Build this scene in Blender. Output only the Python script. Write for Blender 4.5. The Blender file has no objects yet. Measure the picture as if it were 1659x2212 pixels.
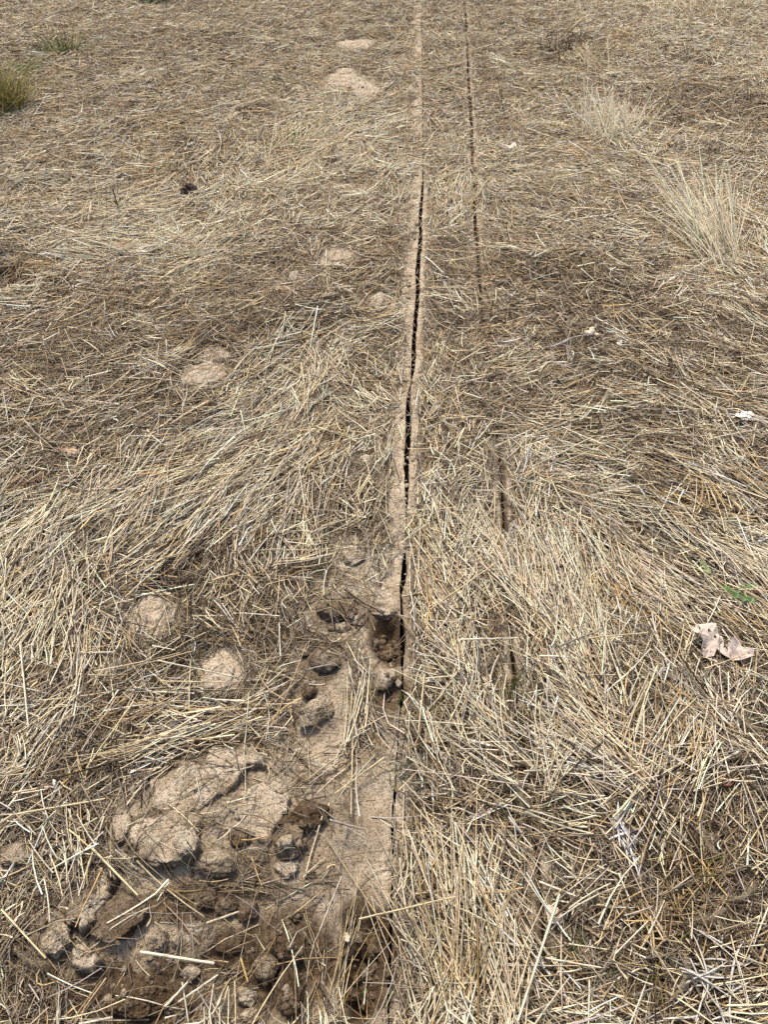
import bpy, math, random
import numpy as np
from mathutils import Vector
from mathutils.geometry import delaunay_2d_cdt

# ------------------------------------------------------------------ camera, sky, sun, exposure
SC = bpy.context.scene
COL = SC.collection
CAM_H, PITCH, FPX = 1.5, math.radians(45.0), 1700.0        # eye height, tilt below level, focal length for a 1659 x 2212 frame
cam_d = bpy.data.cameras.new('camera')
cam = bpy.data.objects.new('camera', cam_d); COL.objects.link(cam)
cam.location = (0, 0, CAM_H)
cam.rotation_euler = (math.pi / 2 - PITCH, 0, 0)
cam_d.sensor_fit = 'VERTICAL'; cam_d.sensor_height = 36.0
cam_d.lens = 36.0 * FPX / 2212.0
cam_d.clip_start = 0.05; cam_d.clip_end = 500
SC.camera = cam

SUN_EL, SUN_AZ = math.radians(66), math.radians(-24)       # azimuth from +Y towards +X
W = bpy.data.worlds.new('World'); SC.world = W; W.use_nodes = True
wt = W.node_tree
sky = wt.nodes.new('ShaderNodeTexSky'); sky.sky_type = 'NISHITA'; sky.sun_disc = False
sky.sun_elevation = SUN_EL; sky.sun_rotation = SUN_AZ
sky.dust_density = 3.0; sky.air_density = 1.0; sky.ozone_density = 0.6
wt.nodes['Background'].inputs['Strength'].default_value = 0.12
wt.links.new(sky.outputs[0], wt.nodes['Background'].inputs['Color'])
sl = bpy.data.lights.new('sun', 'SUN'); sl.energy = 2.5; sl.angle = math.radians(12.0); sl.color = (1.0, 0.935, 0.825)
sun = bpy.data.objects.new('sun', sl); COL.objects.link(sun)
sd = Vector((math.sin(SUN_AZ) * math.cos(SUN_EL), math.cos(SUN_AZ) * math.cos(SUN_EL), math.sin(SUN_EL)))
sun.rotation_euler = sd.to_track_quat('Z', 'Y').to_euler()
sun.location = sd * 20
SC.view_settings.view_transform = 'Standard'; SC.view_settings.look = 'None'
SC.view_settings.exposure = 1.3; SC.view_settings.gamma = 1.0

rng = np.random.default_rng(7)
random.seed(7)

# ------------------------------------------------------------------ photo pixel (1659 x 2212) -> point on the level z
CP, SP = math.cos(PITCH), math.sin(PITCH)
def U(u, v, z=0.0):
    a = (np.asarray(u, float) - 829.5) / FPX; b = (1106.0 - np.asarray(v, float)) / FPX
    dy = CP + b * SP; dz = -SP + b * CP
    t = (CAM_H - z) / -dz
    return a * t, dy * t
def depth_at(x, y): return y * CP + CAM_H * SP
def px(u, v, n):                                           # metres that n frame pixels span at that spot
    x, y = U(u, v); return n * float(depth_at(x, y)) / FPX
def img_angle(u, v, deg):
    x0, y0 = U(u, v); c, s = math.cos(math.radians(deg)), math.sin(math.radians(deg))
    x1, y1 = U(u + 12 * c, v - 12 * s)
    return math.atan2(y1 - y0, x1 - x0)

# ------------------------------------------------------------------ numpy noise
def _h(ix, iy, iz, seed):
    n = (ix.astype(np.int64) * 374761393 + iy.astype(np.int64) * 668265263 + iz.astype(np.int64) * 2147483647 + seed * 1274126177) & 0xffffffff
    n = ((n ^ (n >> 13)) * 1274126177) & 0xffffffff
    n = ((n ^ (n >> 16)) * 2246822519) & 0xffffffff
    return ((n ^ (n >> 15)) & 0xffffff) / float(0xffffff)
def vn2(x, y, seed=0):
    ix = np.floor(x); iy = np.floor(y); fx = x - ix; fy = y - iy
    fx = fx * fx * (3 - 2 * fx); fy = fy * fy * (3 - 2 * fy); z = np.zeros_like(ix)
    a = _h(ix, iy, z, seed); b = _h(ix + 1, iy, z, seed); c = _h(ix, iy + 1, z, seed); d = _h(ix + 1, iy + 1, z, seed)
    return (a + (b - a) * fx) * (1 - fy) + (c + (d - c) * fx) * fy
def fbm2(x, y, f, seed=0, oc=4, g=0.5):
    x = np.asarray(x, float); y = np.asarray(y, float); s = 0; a = 1; t = 0
    for k in range(oc):
        s = s + a * (vn2(x * f + 17.3 * k, y * f - 9.1 * k, seed + k) - 0.5); t += a; a *= g; f *= 2.03
    return s / t * 2
def vn3(p, seed=0):
    i = np.floor(p); f = p - i; f = f * f * (3 - 2 * f); ix, iy, iz = i[:, 0], i[:, 1], i[:, 2]
    def L(dz):
        a = _h(ix, iy, iz + dz, seed); b = _h(ix + 1, iy, iz + dz, seed); c = _h(ix, iy + 1, iz + dz, seed); d = _h(ix + 1, iy + 1, iz + dz, seed)
        return (a + (b - a) * f[:, 0]) * (1 - f[:, 1]) + (c + (d - c) * f[:, 0]) * f[:, 1]
    z0 = L(0); return z0 + (L(1) - z0) * f[:, 2]
def fbm3(p, f, seed=0, oc=4, g=0.5):
    s = 0; a = 1; t = 0
    for k in range(oc):
        s = s + a * (vn3(p * f + 7.7 * k, seed + k) - 0.5); t += a; a *= g; f *= 2.03
    return s / t * 2
def cell3(p, f, seed=0):                                   # distance to the nearest scattered point, and its id
    q = p * f; i = np.floor(q); best = np.full(len(p), 9.0); bid = np.zeros(len(p))
    for dx in (-1, 0, 1):
        for dy in (-1, 0, 1):
            for dz in (-1, 0, 1):
                c = i + np.array([dx, dy, dz]); h = [_h(c[:, 0], c[:, 1], c[:, 2], seed + k) for k in range(3)]
                d = np.sqrt(((c + np.stack(h, 1) - q) ** 2).sum(1)); m = d < best
                best[m] = d[m]; bid[m] = h[0][m]
    return best, bid
def sstep(a, b, x): t = np.clip((x - a) / (b - a), 0, 1); return t * t * (3 - 2 * t)
def poly_sdf(x, y, P):                                     # > 0 inside
    d = np.full(x.shape, 1e9); ins = np.zeros(x.shape, bool); n = len(P)
    for i in range(n):
        ax, ay = P[i]; bx, by = P[(i + 1) % n]; ex, ey = bx - ax, by - ay
        t = np.clip(((x - ax) * ex + (y - ay) * ey) / (ex * ex + ey * ey + 1e-12), 0, 1)
        d = np.minimum(d, np.hypot(x - ax - t * ex, y - ay - t * ey))
        c = ((ay > y) != (by > y)) & (x < ex * (y - ay) / (ey if abs(ey) > 1e-12 else 1e-12) + ax); ins ^= c
    return np.where(ins, d, -d)
def GP(poly, z=0.0): return [tuple(float(q) for q in U(a, b, z)) for a, b in poly]

# ------------------------------------------------------------------ materials
def new_mat(name):
    m = bpy.data.materials.new(name); m.use_nodes = True; nt = m.node_tree
    return m, nt, nt.nodes['Principled BSDF']
def N(nt, t, **kw):
    n = nt.nodes.new(t)
    for k, v in kw.items(): setattr(n, k, v)
    return n
def mixc(nt, fac, a, b, blend='MIX'):
    n = N(nt, 'ShaderNodeMix', data_type='RGBA', blend_type=blend)
    for s, v in ((0, fac), (6, a), (7, b)):
        if hasattr(v, 'is_output'): nt.links.new(v, n.inputs[s])
        else: n.inputs[s].default_value = v if s == 0 else (*v, 1)
    return n.outputs[2]
def math_n(nt, op, a, b=0.0, clamp=False):
    n = N(nt, 'ShaderNodeMath', operation=op, use_clamp=clamp)
    for s, v in ((0, a), (1, b)):
        if hasattr(v, 'is_output'): nt.links.new(v, n.inputs[s])
        else: n.inputs[s].default_value = v
    return n.outputs[0]
def noise_n(nt, vec, scale, detail=5, rough=0.6):
    n = N(nt, 'ShaderNodeTexNoise'); n.inputs['Scale'].default_value = scale; n.inputs['Detail'].default_value = detail; n.inputs['Roughness'].default_value = rough
    nt.links.new(vec, n.inputs['Vector']); return n.outputs[0]
def ramp_n(nt, fac, stops):
    r = N(nt, 'ShaderNodeValToRGB'); nt.links.new(fac, r.inputs[0]); e = r.color_ramp.elements
    while len(e) < len(stops): e.new(0.5)
    for q, (p, c) in zip(e, stops): q.position = p; q.color = (*c, 1)
    return r.outputs[0]

def soil_material():
    """Dry crust to damp soil; the attribute 'moist' (0..1) darkens it: damp earth, and shade painted into the edge hollow."""
    m, nt, b = new_mat('soil'); geo = N(nt, 'ShaderNodeNewGeometry'); pos = geo.outputs['Position']
    at = N(nt, 'ShaderNodeAttribute', attribute_name='moist')
    n1 = noise_n(nt, pos, 22, 6); n2 = noise_n(nt, pos, 130, 5, 0.65); n3 = noise_n(nt, pos, 520, 3)
    dry = ramp_n(nt, n1, [(0.30, (0.30, 0.226, 0.147)), (0.46, (0.43, 0.345, 0.24)), (0.60, (0.54, 0.45, 0.335))])
    dry = mixc(nt, math_n(nt, 'MULTIPLY', ramp_n(nt, n2, [(0.36, (1, 1, 1)), (0.52, (0, 0, 0))]), 0.75), dry, (0.19, 0.13, 0.078))
    n4 = noise_n(nt, pos, 260, 4, 0.7); dry = mixc(nt, ramp_n(nt, n4, [(0.36, (0.85, 0.85, 0.85)), (0.44, (0, 0, 0))]), dry, (0.10, 0.066, 0.038))
    wet = ramp_n(nt, n2, [(0.3, (0.042, 0.025, 0.013)), (0.52, (0.078, 0.048, 0.025)), (0.7, (0.130, 0.085, 0.045))])
    f = math_n(nt, 'ADD', at.outputs['Fac'], math_n(nt, 'MULTIPLY', math_n(nt, 'SUBTRACT', n1, 0.5), 0.8), True)
    c = mixc(nt, f, dry, wet)
    spk = ramp_n(nt, n3, [(0.32, (0.50, 0.48, 0.46)), (0.5, (1, 1, 1)), (0.68, (1.22, 1.20, 1.16))])
    c = mixc(nt, 1.0, c, spk, 'MULTIPLY')
    out = N(nt, 'ShaderNodeAttribute', attribute_name='beyond')
    c = mixc(nt, out.outputs['Fac'], c, ramp_n(nt, n1, [(0.3, (0.14, 0.10, 0.055)), (0.6, (0.38, 0.30, 0.18))]))
    nt.links.new(c, b.inputs['Base Color']); b.inputs['Roughness'].default_value = 0.95; b.inputs['Specular IOR Level'].default_value = 0.12
    bp = N(nt, 'ShaderNodeBump'); bp.inputs['Strength'].default_value = 0.75; bp.inputs['Distance'].default_value = 0.011
    nt.links.new(math_n(nt, 'ADD', math_n(nt, 'MULTIPLY', n2, 1.0), math_n(nt, 'MULTIPLY', n3, 0.6)), bp.inputs['Height'])
    nt.links.new(bp.outputs[0], b.inputs['Normal'])
    return m
def tint_material(name, rough=0.8, spec=0.10, streak=0.35, scale=240, sub=0.0):
    """Plant matter whose own colour sits in the attribute 'tint', broken up by fine noise."""
    m, nt, b = new_mat(name); at = N(nt, 'ShaderNodeAttribute', attribute_name='tint')
    geo = N(nt, 'ShaderNodeNewGeometry'); n = noise_n(nt, geo.outputs['Position'], scale, 3)
    k = ramp_n(nt, n, [(0.28, (1 - streak, 1 - streak, 1 - streak * 0.95)), (0.66, (1 + streak * 0.3,) * 3)])
    c = mixc(nt, 1.0, at.outputs['Color'], k, 'MULTIPLY')
    nt.links.new(c, b.inputs['Base Color']); b.inputs['Roughness'].default_value = rough; b.inputs['Specular IOR Level'].default_value = spec
    if sub:
        tr = N(nt, 'ShaderNodeBsdfTranslucent'); nt.links.new(c, tr.inputs['Color']); mx = N(nt, 'ShaderNodeMixShader'); mx.inputs[0].default_value = sub
        nt.links.new(b.outputs[0], mx.inputs[1]); nt.links.new(tr.outputs[0], mx.inputs[2]); nt.links.new(mx.outputs[0], nt.nodes['Material Output'].inputs['Surface'])
    return m
M_SOIL = soil_material()
M_STRAW = tint_material('dry_straw', sub=0.30)
M_LEAF = tint_material('leaf_tissue', 0.75, 0.15, 0.25, 300, 0.25)
M_GREEN = tint_material('green_blade', 0.5, 0.3, 0.25, 120, 0.3)
M_WOOD = tint_material('weathered_wood', 0.9, 0.1, 0.5, 220)

# ------------------------------------------------------------------ mesh helpers
def mesh_np(name, V, F, mat, smooth=True, attrs=None):
    """V (n,3), F (m,k) one face size."""
    me = bpy.data.meshes.new(name); V = np.ascontiguousarray(V, np.float32); F = np.ascontiguousarray(F, np.int32)
    k = F.shape[1]
    me.vertices.add(len(V)); me.vertices.foreach_set('co', V.ravel())
    me.loops.add(F.size); me.loops.foreach_set('vertex_index', F.ravel())
    me.polygons.add(len(F)); me.polygons.foreach_set('loop_start', np.arange(0, F.size, k, dtype=np.int32))
    if smooth: me.polygons.foreach_set('use_smooth', np.ones(len(F), bool))
    for an, av in (attrs or {}).items():
        av = np.asarray(av, np.float32)
        if av.ndim == 1:
            a = me.attributes.new(an, 'FLOAT', 'POINT'); a.data.foreach_set('value', av)
        else:
            a = me.attributes.new(an, 'FLOAT_COLOR', 'POINT'); a.data.foreach_set('color', np.concatenate([av, np.ones((len(av), 1), np.float32)], 1).ravel())
    me.update(calc_edges=True); me.materials.append(mat)
    return me
def link(name, me, loc=(0, 0, 0), label=None, cat=None, group=None, kind=None, parent=None):
    o = bpy.data.objects.new(name, me); COL.objects.link(o); o.location = loc
    if parent: o.parent = parent
    for k, v in (('label', label), ('category', cat), ('group', group), ('kind', kind)):
        if v: o[k] = v
    return o

def strand_arrays(P, R, C, flat=None, roll=None):
    """P (n,s,3) centre lines, R (n,s) radii, C (n,s,3) tints -> verts, quads, tints of three-sided stalks."""
    n, s, _ = P.shape
    T = np.gradient(P, axis=1); T /= np.linalg.norm(T, axis=2, keepdims=True) + 1e-9
    up = np.zeros_like(T); up[..., 2] = 1; steep = np.abs(T[..., 2]).mean(1) > 0.8; up[steep] = (0.3, 1, 0)
    S = np.cross(T, up); S /= np.linalg.norm(S, axis=2, keepdims=True) + 1e-9; Nn = np.cross(S, T)
    flat = np.ones(n) if flat is None else flat; roll = np.zeros(n) if roll is None else roll
    cr, sr = np.cos(roll)[:, None, None], np.sin(roll)[:, None, None]
    S, Nn = S * cr + Nn * sr, Nn * cr - S * sr
    V = np.empty((n, s, 3, 3))
    for k in range(3):
        a = math.pi / 2 + 2 * math.pi * k / 3
        V[:, :, k] = P + S * (math.cos(a) * R)[..., None] + Nn * (math.sin(a) * R * flat[:, None])[..., None]
    idx = np.arange(n * s * 3).reshape(n, s, 3)
    a, b = idx[:, :-1], idx[:, 1:]; a2, b2 = np.roll(a, -1, 2), np.roll(b, -1, 2)
    F = np.stack([a, a2, b2, b], -1).reshape(-1, 4)
    return V.reshape(-1, 3), F, np.repeat(C.reshape(-1, 3), 3, 0)
def strand_obj(name, sets, mat, **kw):
    Vs, Fs, Cs, o = [], [], [], 0
    loc = kw.get('loc', (0, 0, 0))
    for st in sets:
        V, F, C = strand_arrays(*st); Vs.append(V - np.array(loc)); Fs.append(F + o); Cs.append(C); o += len(V)
    return link(name, mesh_np(name, np.concatenate(Vs), np.concatenate(Fs), mat, attrs={'tint': np.concatenate(Cs)}), **kw)

# ------------------------------------------------------------------ cracks (centre u, v, width in frame pixels)
CR1 = [(911,-60,2),(911,40,2),(912,120,2),(913,200,2.5),(914,280,3),(914,340,3.5),(913,385,3),(912,415,5),(909,470,8),(907,520,9),(904,570,9),(902,625,9),(899,670,9),(896,720,10),(893,765,11),(891,795,5),(889,815,2),
       (886,835,9),(884,880,13),(882,930,13),(881,980,12),(880,1020,10),(879,1070,9),(879,1110,5),(878,1135,1.2),(876,1160,1.5),(879,1172,1),(875,1195,2),(873,1212,11),(871,1240,12),(868,1270,9),(867,1290,5),(868,1330,8),(869,1370,9),(868,1410,9),
       (867,1450,6),(867,1490,5),(866,1520,6),(863,1560,2),(859,1610,3),(856,1650,5),(853,1700,8),(850,1750,10),(848,1800,9),(848,1850,5),(847,1900,7),(846,1950,9),(844,2020,9),(843,2100,9),(842,2212,9),(840,2400,8)]
CR2 = [(1001,-60,3),(1004,0,3),(1008,70,3),(1011,130,3),(1014,190,5),(1017,235,6),(1019,275,6),(1020,320,3),(1021,370,4),(1024,420,5),(1026,470,6),(1029,520,5),(1034,590,4),(1040,650,4),(1052,760,3),(1066,880,4),(1078,980,5),(1086,1080,6),(1092,1180,5),
       (1100,1300,6),(1106,1420,8),(1114,1520,6),(1126,1620,5),(1140,1720,6),(1155,1820,8),(1164,1900,9),(1170,1990,9),(1176,2100,7),(1182,2212,6),(1190,2400,6)]
def crack_fn(C):
    u, v, w = (np.array(q, float) for q in zip(*C)); w = np.where(w > 4, w * 1.02, w) * np.where(v > 1555, .7, 1); xl, yl = U(u - w / 2, v); xr, _ = U(u + w / 2, v); o = np.argsort(yl); return yl[o], xl[o], xr[o]
K1, K2 = crack_fn(CR1), crack_fn(CR2)
def crack_edges(y, K, seed):
    l = np.interp(y, K[0], K[1]); r = np.interp(y, K[0], K[2]); w = r - l
    j = np.clip(w / 0.006, 0.25, 1)
    l = l + j * (0.0022 * fbm2(y, y * 0, 28, seed, 4) + 0.004 * fbm2(y, y * 0, 6, seed + 2, 2) + 0.0012 * fbm2(y, y * 0, 130, seed + 5, 2))
    r = r + j * (0.0036 * fbm2(y, y * 0 + 3, 24, seed + 9, 4) + 0.004 * fbm2(y, y * 0, 6, seed + 2, 2) + 0.0016 * fbm2(y, y * 0, 120, seed + 15, 2))
    return l, np.maximum(r, l + 0.0004)

# ------------------------------------------------------------------ bare earth: (u, v, ru, rv, how bare, bump m)
BARE = [(765,94,44,13,1,.012),(745,176,48,22,1,.016),(788,205,28,22,1,.016),(855,135,40,18,.7,.004),(752,410,55,16,.8,.006),(728,548,42,15,.95,.010),(635,597,13,14,.9,.008),(826,650,22,22,.9,.006),
        (466,762,36,14,.9,.010),(450,806,48,22,1,.016),(326,1330,50,50,1,.018),(468,1455,46,40,1,.016),(240,1440,30,24,.85,.010),(738,1180,52,26,.7,.0),(790,995,20,15,.8,.008),(720,1240,70,40,.55,0),(800,1200,50,60,.5,0),
        (712,1560,42,110,.95,.0),(800,1680,52,100,.66,0),(650,1650,60,60,.7,0),(760,1750,90,110,.60,0),(560,1720,80,70,.8,0),(720,1900,110,90,.55,0),(420,1720,150,80,.6,0),(400,1850,140,70,.45,0),
        (320,2010,170,110,.6,0),(620,2080,190,150,.76,0),(300,2170,150,90,.72,0),(200,1990,110,60,.65,0),(780,2090,70,140,.9,0),(60,2110,80,60,.4,0),(740,1330,70,50,.6,0),(690,1440,60,50,.5,0),(835,1330,40,30,.8,0),(838,1385,44,66,.98,0),(838,1505,42,54,.97,0),(690,1500,60,90,.8,0),(740,1340,80,60,.75,0),(650,1790,80,90,.85,0),
        (10,582,80,34,.85,-.05),(640,1860,60,60,.6,0),(500,300,0.1,0.1,0,0),(1075,470,30,22,.35,0),(1190,990,20,12,.3,0),(1200,1975,20,24,.2,0)]  # left-edge hollow is cleared of straw so its painted shade shows
STRIP = [(-60,12),(100,16),(400,15),(600,18),(700,26),(800,20),(900,20),(1100,22),(1250,30),(1600,40),(1800,55),(2212,60)]
_w2 = [(-100,.95),(300,.95),(560,.9),(680,.75),(740,.5),(950,.55),(1000,.85),(1150,.85),(1190,.5),(1320,.5),(1380,.9),(1500,.9),(1560,.6),(1800,.6),(1850,.9),(2030,.9),(2120,.4),(2400,.4)]
W2Y = np.array([float(U(1000, q[0])[1]) for q in _w2])[::-1]; W2K = np.array([q[1] for q in _w2])[::-1]
def bare_mask(x, y):
    nz = fbm2(x, y, 9, 31, 4); cover = np.ones_like(x); bump = np.zeros_like(x)
    for u, v, ru, rv, k, h in BARE:
        cx, cy = U(u, v); sx = px(u, v, ru); x2, y2 = U(u, v - rv); sy = abs(y2 - cy)
        r = np.hypot((x - cx) / sx, (y - cy) / sy) + 0.45 * nz
        m = sstep(1.2, 0.72, r); cover *= 1 - k * m; bump += h * sstep(1.1, 0.75, r)
    # the trodden strip of crust along the first crack
    ys = np.array([U(880, v)[1] for v, _ in STRIP]); ws = np.array([px(880, v, w) for v, w in STRIP]); o = np.argsort(ys)
    wd = np.interp(y, ys[o], ws[o]); e = np.interp(y, K1[0], K1[1]); d = (e - x) / wd
    st = sstep(-0.1, 0.05, d + 0.2 * nz) * sstep(1.25, 0.8, d + 1.1 * nz)
    brk = 0.91 - 0.45 * sstep(0.05, 0.45, fbm2(x, y, 3.4, 41, 3)) * sstep(1.5, 3.0, y)
    cover *= 1 - brk * st
    c2 = np.abs(x - 0.5 * (np.interp(y, K2[0], K2[1]) + np.interp(y, K2[0], K2[2])))
    win = np.interp(y, W2Y, W2K); cover *= 1 - win * sstep(0.018, 0.008, c2 + 0.010 * nz)
    er = np.interp(y, K1[0], K1[2]); dr = (x - er) / (wd * 0.55)
    cover *= 1 - 0.40 * sstep(-0.1, 0.1, dr) * sstep(0.5, 0.2, dr + 0.8 * nz)
    bump = bump * 0.35 + 0.003 * st
    return cover, bump
PITS = [([(796,1345),(870,1338),(873,1400),(870,1446),(846,1456),(808,1438),(796,1390)], .06), ([(815,1490),(866,1484),(866,1530),(838,1548),(818,1530)], .042),
        ([(735,1975),(840,1965),(843,2230),(730,2230),(740,2100)], .08), ([(470,2150),(560,2040),(640,2120),(600,2230),(480,2230)], .02), ([(-60,555),(30,556),(80,590),(40,625),(-60,630)], .06)]
PITS_G = [(GP(p), d) for p, d in PITS]
DAMP_SHADE = [(690,1800,180,150,.42),(420,1750,190,120,.40),(790,1680,70,100,.3),(690,1560,70,90,.25),(840,1390,50,70,1),(840,1510,45,50,.9),(790,2090,85,170,1),(600,2080,200,130,.95),(290,2140,200,100,.95),(120,2060,120,60,.6),(420,1960,150,50,.9),(690,1430,70,70,.75),(740,1335,80,45,.7),(670,1430,60,40,.6),(650,1520,40,60,.45),(640,1830,60,50,.6),(470,1930,160,45,.8),(60,2120,120,90,.75),(200,1930,140,50,.5),(540,1880,80,40,.7),(820,1350,45,40,.8),(15,585,95,40,1),(880,1330,30,60,.5)]  # damp earth; the full-strength patch at the left-edge hollow is painted shade
def damp_shade_mask(x, y):
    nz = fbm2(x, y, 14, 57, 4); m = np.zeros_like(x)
    for u, v, ru, rv, k in DAMP_SHADE:
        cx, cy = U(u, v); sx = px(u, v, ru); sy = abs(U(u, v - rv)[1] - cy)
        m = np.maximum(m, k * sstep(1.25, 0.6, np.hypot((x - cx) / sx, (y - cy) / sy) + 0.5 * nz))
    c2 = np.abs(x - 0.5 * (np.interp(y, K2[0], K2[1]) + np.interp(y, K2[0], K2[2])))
    return np.maximum(m, 0.9 * sstep(0.018, 0.006, c2 + 0.01 * nz))  # soil darkened in a narrow band along the second crack
def ground_z(x, y):
    z = 0.030 * fbm2(x, y, 0.9, 3, 3) + 0.026 * fbm2(x, y, 3.1, 11, 3) + 0.0055 * fbm2(x, y, 22, 19, 4)
    _, b = bare_mask(x, y); z = z + b
    e = 0.012 * fbm2(x, y, 18, 77, 3)
    for P, d in PITS_G:
        s = poly_sdf(x, y, P); k = sstep(-0.006, 0.055 if len(P) == 5 and d > .042 else 0.030, s + e * (2.4 if len(P) == 5 else 1.4)); z = z - d * k * (0.85 + 0.5 * fbm2(x, y, 26, 83, 3) * k)
    return z

# ------------------------------------------------------------------ the ground: one sheet, the cracks cut into it
def build_ground():
    ys = [0.0]
    while ys[-1] < 8.6: ys.append(ys[-1] + 0.0032 * depth_at(0, ys[-1]) ** 1.15)
    ys = np.array([-0.1, -0.05] + ys); nr = len(ys)
    yy = np.concatenate([[-60.0], ys, [90.0]]); yc = np.clip(yy, -0.1, 8.7)
    l1, r1 = crack_edges(yc, K1, 101); l2, r2 = crack_edges(yc, K2, 201)
    half = 0.49 * depth_at(0, yc) + 0.75
    Vs, Fs, Ms, Bs, off = [], [], [], [], 0
    def add(X, Y, Z, damp, bey):
        nonlocal off
        r, c = X.shape; i = np.arange(r * c).reshape(r, c) + off
        Vs.append(np.stack([X, Y, Z], -1).reshape(-1, 3)); Fs.append(np.stack([i[:-1, :-1], i[:-1, 1:], i[1:, 1:], i[1:, :-1]], -1).reshape(-1, 4))
        Ms.append(damp.ravel()); Bs.append(bey.ravel()); off += r * c
    def sheet(X, far):
        Y = np.repeat(yy[:, None], X.shape[1], 1); Z = ground_z(X, np.clip(Y, -0.1, 8.7)); b = np.zeros_like(X)
        b[0] = 1; b[-1] = 1; Z[0] = 0; Z[-1] = 0
        if far is not None: Z[:, far] = 0; b[:, far] = 1
        add(X, Y, Z, damp_shade_mask(X, Y), b)
    tA = np.linspace(0, 1, 430) ** 1.15
    XA = l1[:, None] - (l1 + half)[:, None] * tA[None, ::-1]; XA = np.concatenate([np.full((len(yy), 1), -80.0), XA], 1); sheet(XA, 0)
    sheet(r1[:, None] + (l2 - r1)[:, None] * np.linspace(0, 1, 70)[None], None)
    XC = r2[:, None] + (half - r2)[:, None] * tA[None]; XC = np.concatenate([XC, np.full((len(yy), 1), 80.0)], 1); sheet(XC, -1)
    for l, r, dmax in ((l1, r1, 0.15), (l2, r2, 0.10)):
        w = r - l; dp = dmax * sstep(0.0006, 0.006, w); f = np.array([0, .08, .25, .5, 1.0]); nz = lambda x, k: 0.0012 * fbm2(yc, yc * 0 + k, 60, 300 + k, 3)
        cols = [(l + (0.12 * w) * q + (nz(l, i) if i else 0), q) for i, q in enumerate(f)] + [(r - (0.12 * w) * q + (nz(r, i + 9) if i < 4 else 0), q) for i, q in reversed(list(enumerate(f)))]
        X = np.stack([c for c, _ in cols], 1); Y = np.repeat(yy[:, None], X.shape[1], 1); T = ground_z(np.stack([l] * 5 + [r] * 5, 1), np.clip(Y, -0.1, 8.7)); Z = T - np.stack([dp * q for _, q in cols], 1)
        add(X, Y, Z, np.clip(damp_shade_mask(X, Y) + np.stack([np.full(len(yy), 0.1 + 0.9 * min(1, q * 3)) for _, q in cols], 1), 0, 1), np.zeros_like(X))
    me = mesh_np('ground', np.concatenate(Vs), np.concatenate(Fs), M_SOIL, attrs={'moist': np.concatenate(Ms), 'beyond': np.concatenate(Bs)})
    return link('ground', me, label='dry cracked field soil with a bare strip along a long straight crack', cat='ground', kind='structure')
build_ground()

# height raster that lying things rest on
HX0, HY0, HRES = -4.6, -0.2, 0.006
HNX, HNY = int(9.2 / HRES), int(9.0 / HRES)
_gx, _gy = np.meshgrid(HX0 + HRES * np.arange(HNX), HY0 + HRES * np.arange(HNY))
HM = ground_z(_gx, _gy); COVER = bare_mask(_gx, _gy)[0]
_l, _r = np.interp(_gy[:, 0], K1[0], K1[1]), np.interp(_gy[:, 0], K1[0], K1[2]); GAP = (_gx > (_l - .006)[:, None]) & (_gx < (_r + .010)[:, None]) & ((_r - _l) > .0045)[:, None] & ((_gy[:, :1] > float(U(860, 1545)[1])) & (_gy[:, :1] < float(U(900, 405)[1])))
_c2 = 0.5 * (np.interp(_gy[:, 0], K2[0], K2[1]) + np.interp(_gy[:, 0], K2[0], K2[2])); GAP2 = (np.abs(_gx - _c2[:, None]) < .007) & (np.interp(_gy[:, 0], W2Y, W2K) > .8)[:, None]
del _gx, _gy
def hidx(x, y): return np.clip(np.round((y - HY0) / HRES).astype(int), 0, HNY - 1), np.clip(np.round((x - HX0) / HRES).astype(int), 0, HNX - 1)
def HZ(x, y): return HM[hidx(np.asarray(x, float), np.asarray(y, float))]
BARE_NOW = [0.05]
def stamp(V):
    i, j = hidx(V[:, 0], V[:, 1]); bare = BARE_NOW[0]; top = V[:, 2] > HM[i, j] + 0.004; np.maximum.at(HM, (i, j), V[:, 2]); COVER[i[top], j[top]] = np.minimum(COVER[i[top], j[top]], bare)

# ------------------------------------------------------------------ clods, slabs and crumbs of earth
import bmesh
_ico = {}
def ico(n):
    if n not in _ico:
        bm = bmesh.new(); bmesh.ops.create_icosphere(bm, subdivisions=n, radius=1.0); bm.verts.ensure_lookup_table()
        _ico[n] = (np.array([v.co[:] for v in bm.verts]), np.array([[v.index for v in f.verts] for f in bm.faces])); bm.free()
    return _ico[n]
def clod_verts(seed, sub, rx, ry, rz, lump, flat_top):
    p, F = ico(sub); q = p + np.array([seed * 3.17, seed * 1.91, seed * 0.73])
    d, cid = cell3(q, 1.7, seed); d2, _ = cell3(q, 4.2, seed + 5)
    r = 1 + 0.30 * fbm3(q, 1.3, seed, 3) + lump * (0.26 * (0.55 - d) + 0.10 * (cid - 0.5)) + lump * 0.10 * (0.5 - d2) + 0.085 * fbm3(q, 6, seed + 9, 5, 0.72) - lump * 0.06 * sstep(0.14, 0.0, np.abs(fbm3(q, 2.4, seed + 13, 3)))
    g = np.random.default_rng(seed); fac = np.full(len(p), 9.0)                       # broken faces
    for _ in range(13):
        nn = g.normal(0, 1, 3); nn /= np.linalg.norm(nn); dt = p @ nn; fac = np.minimum(fac, np.where(dt > .05, g.uniform(.72, .98) / np.maximum(dt, .05), 9))
    r = np.minimum(r, fac + 0.55 * (r - 1) + 0.11 * fbm3(q, 5, seed + 21, 5, .75))
    V = p * r[:, None]
    if flat_top: V[:, 2] = np.where(V[:, 2] > flat_top, flat_top + (V[:, 2] - flat_top) * 0.22, V[:, 2])
    V[:, 2] = np.where(V[:, 2] < -0.45, -0.45 + (V[:, 2] + 0.45) * 0.3, V[:, 2])
    return V * np.array([rx, ry, rz]), F, p
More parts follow.
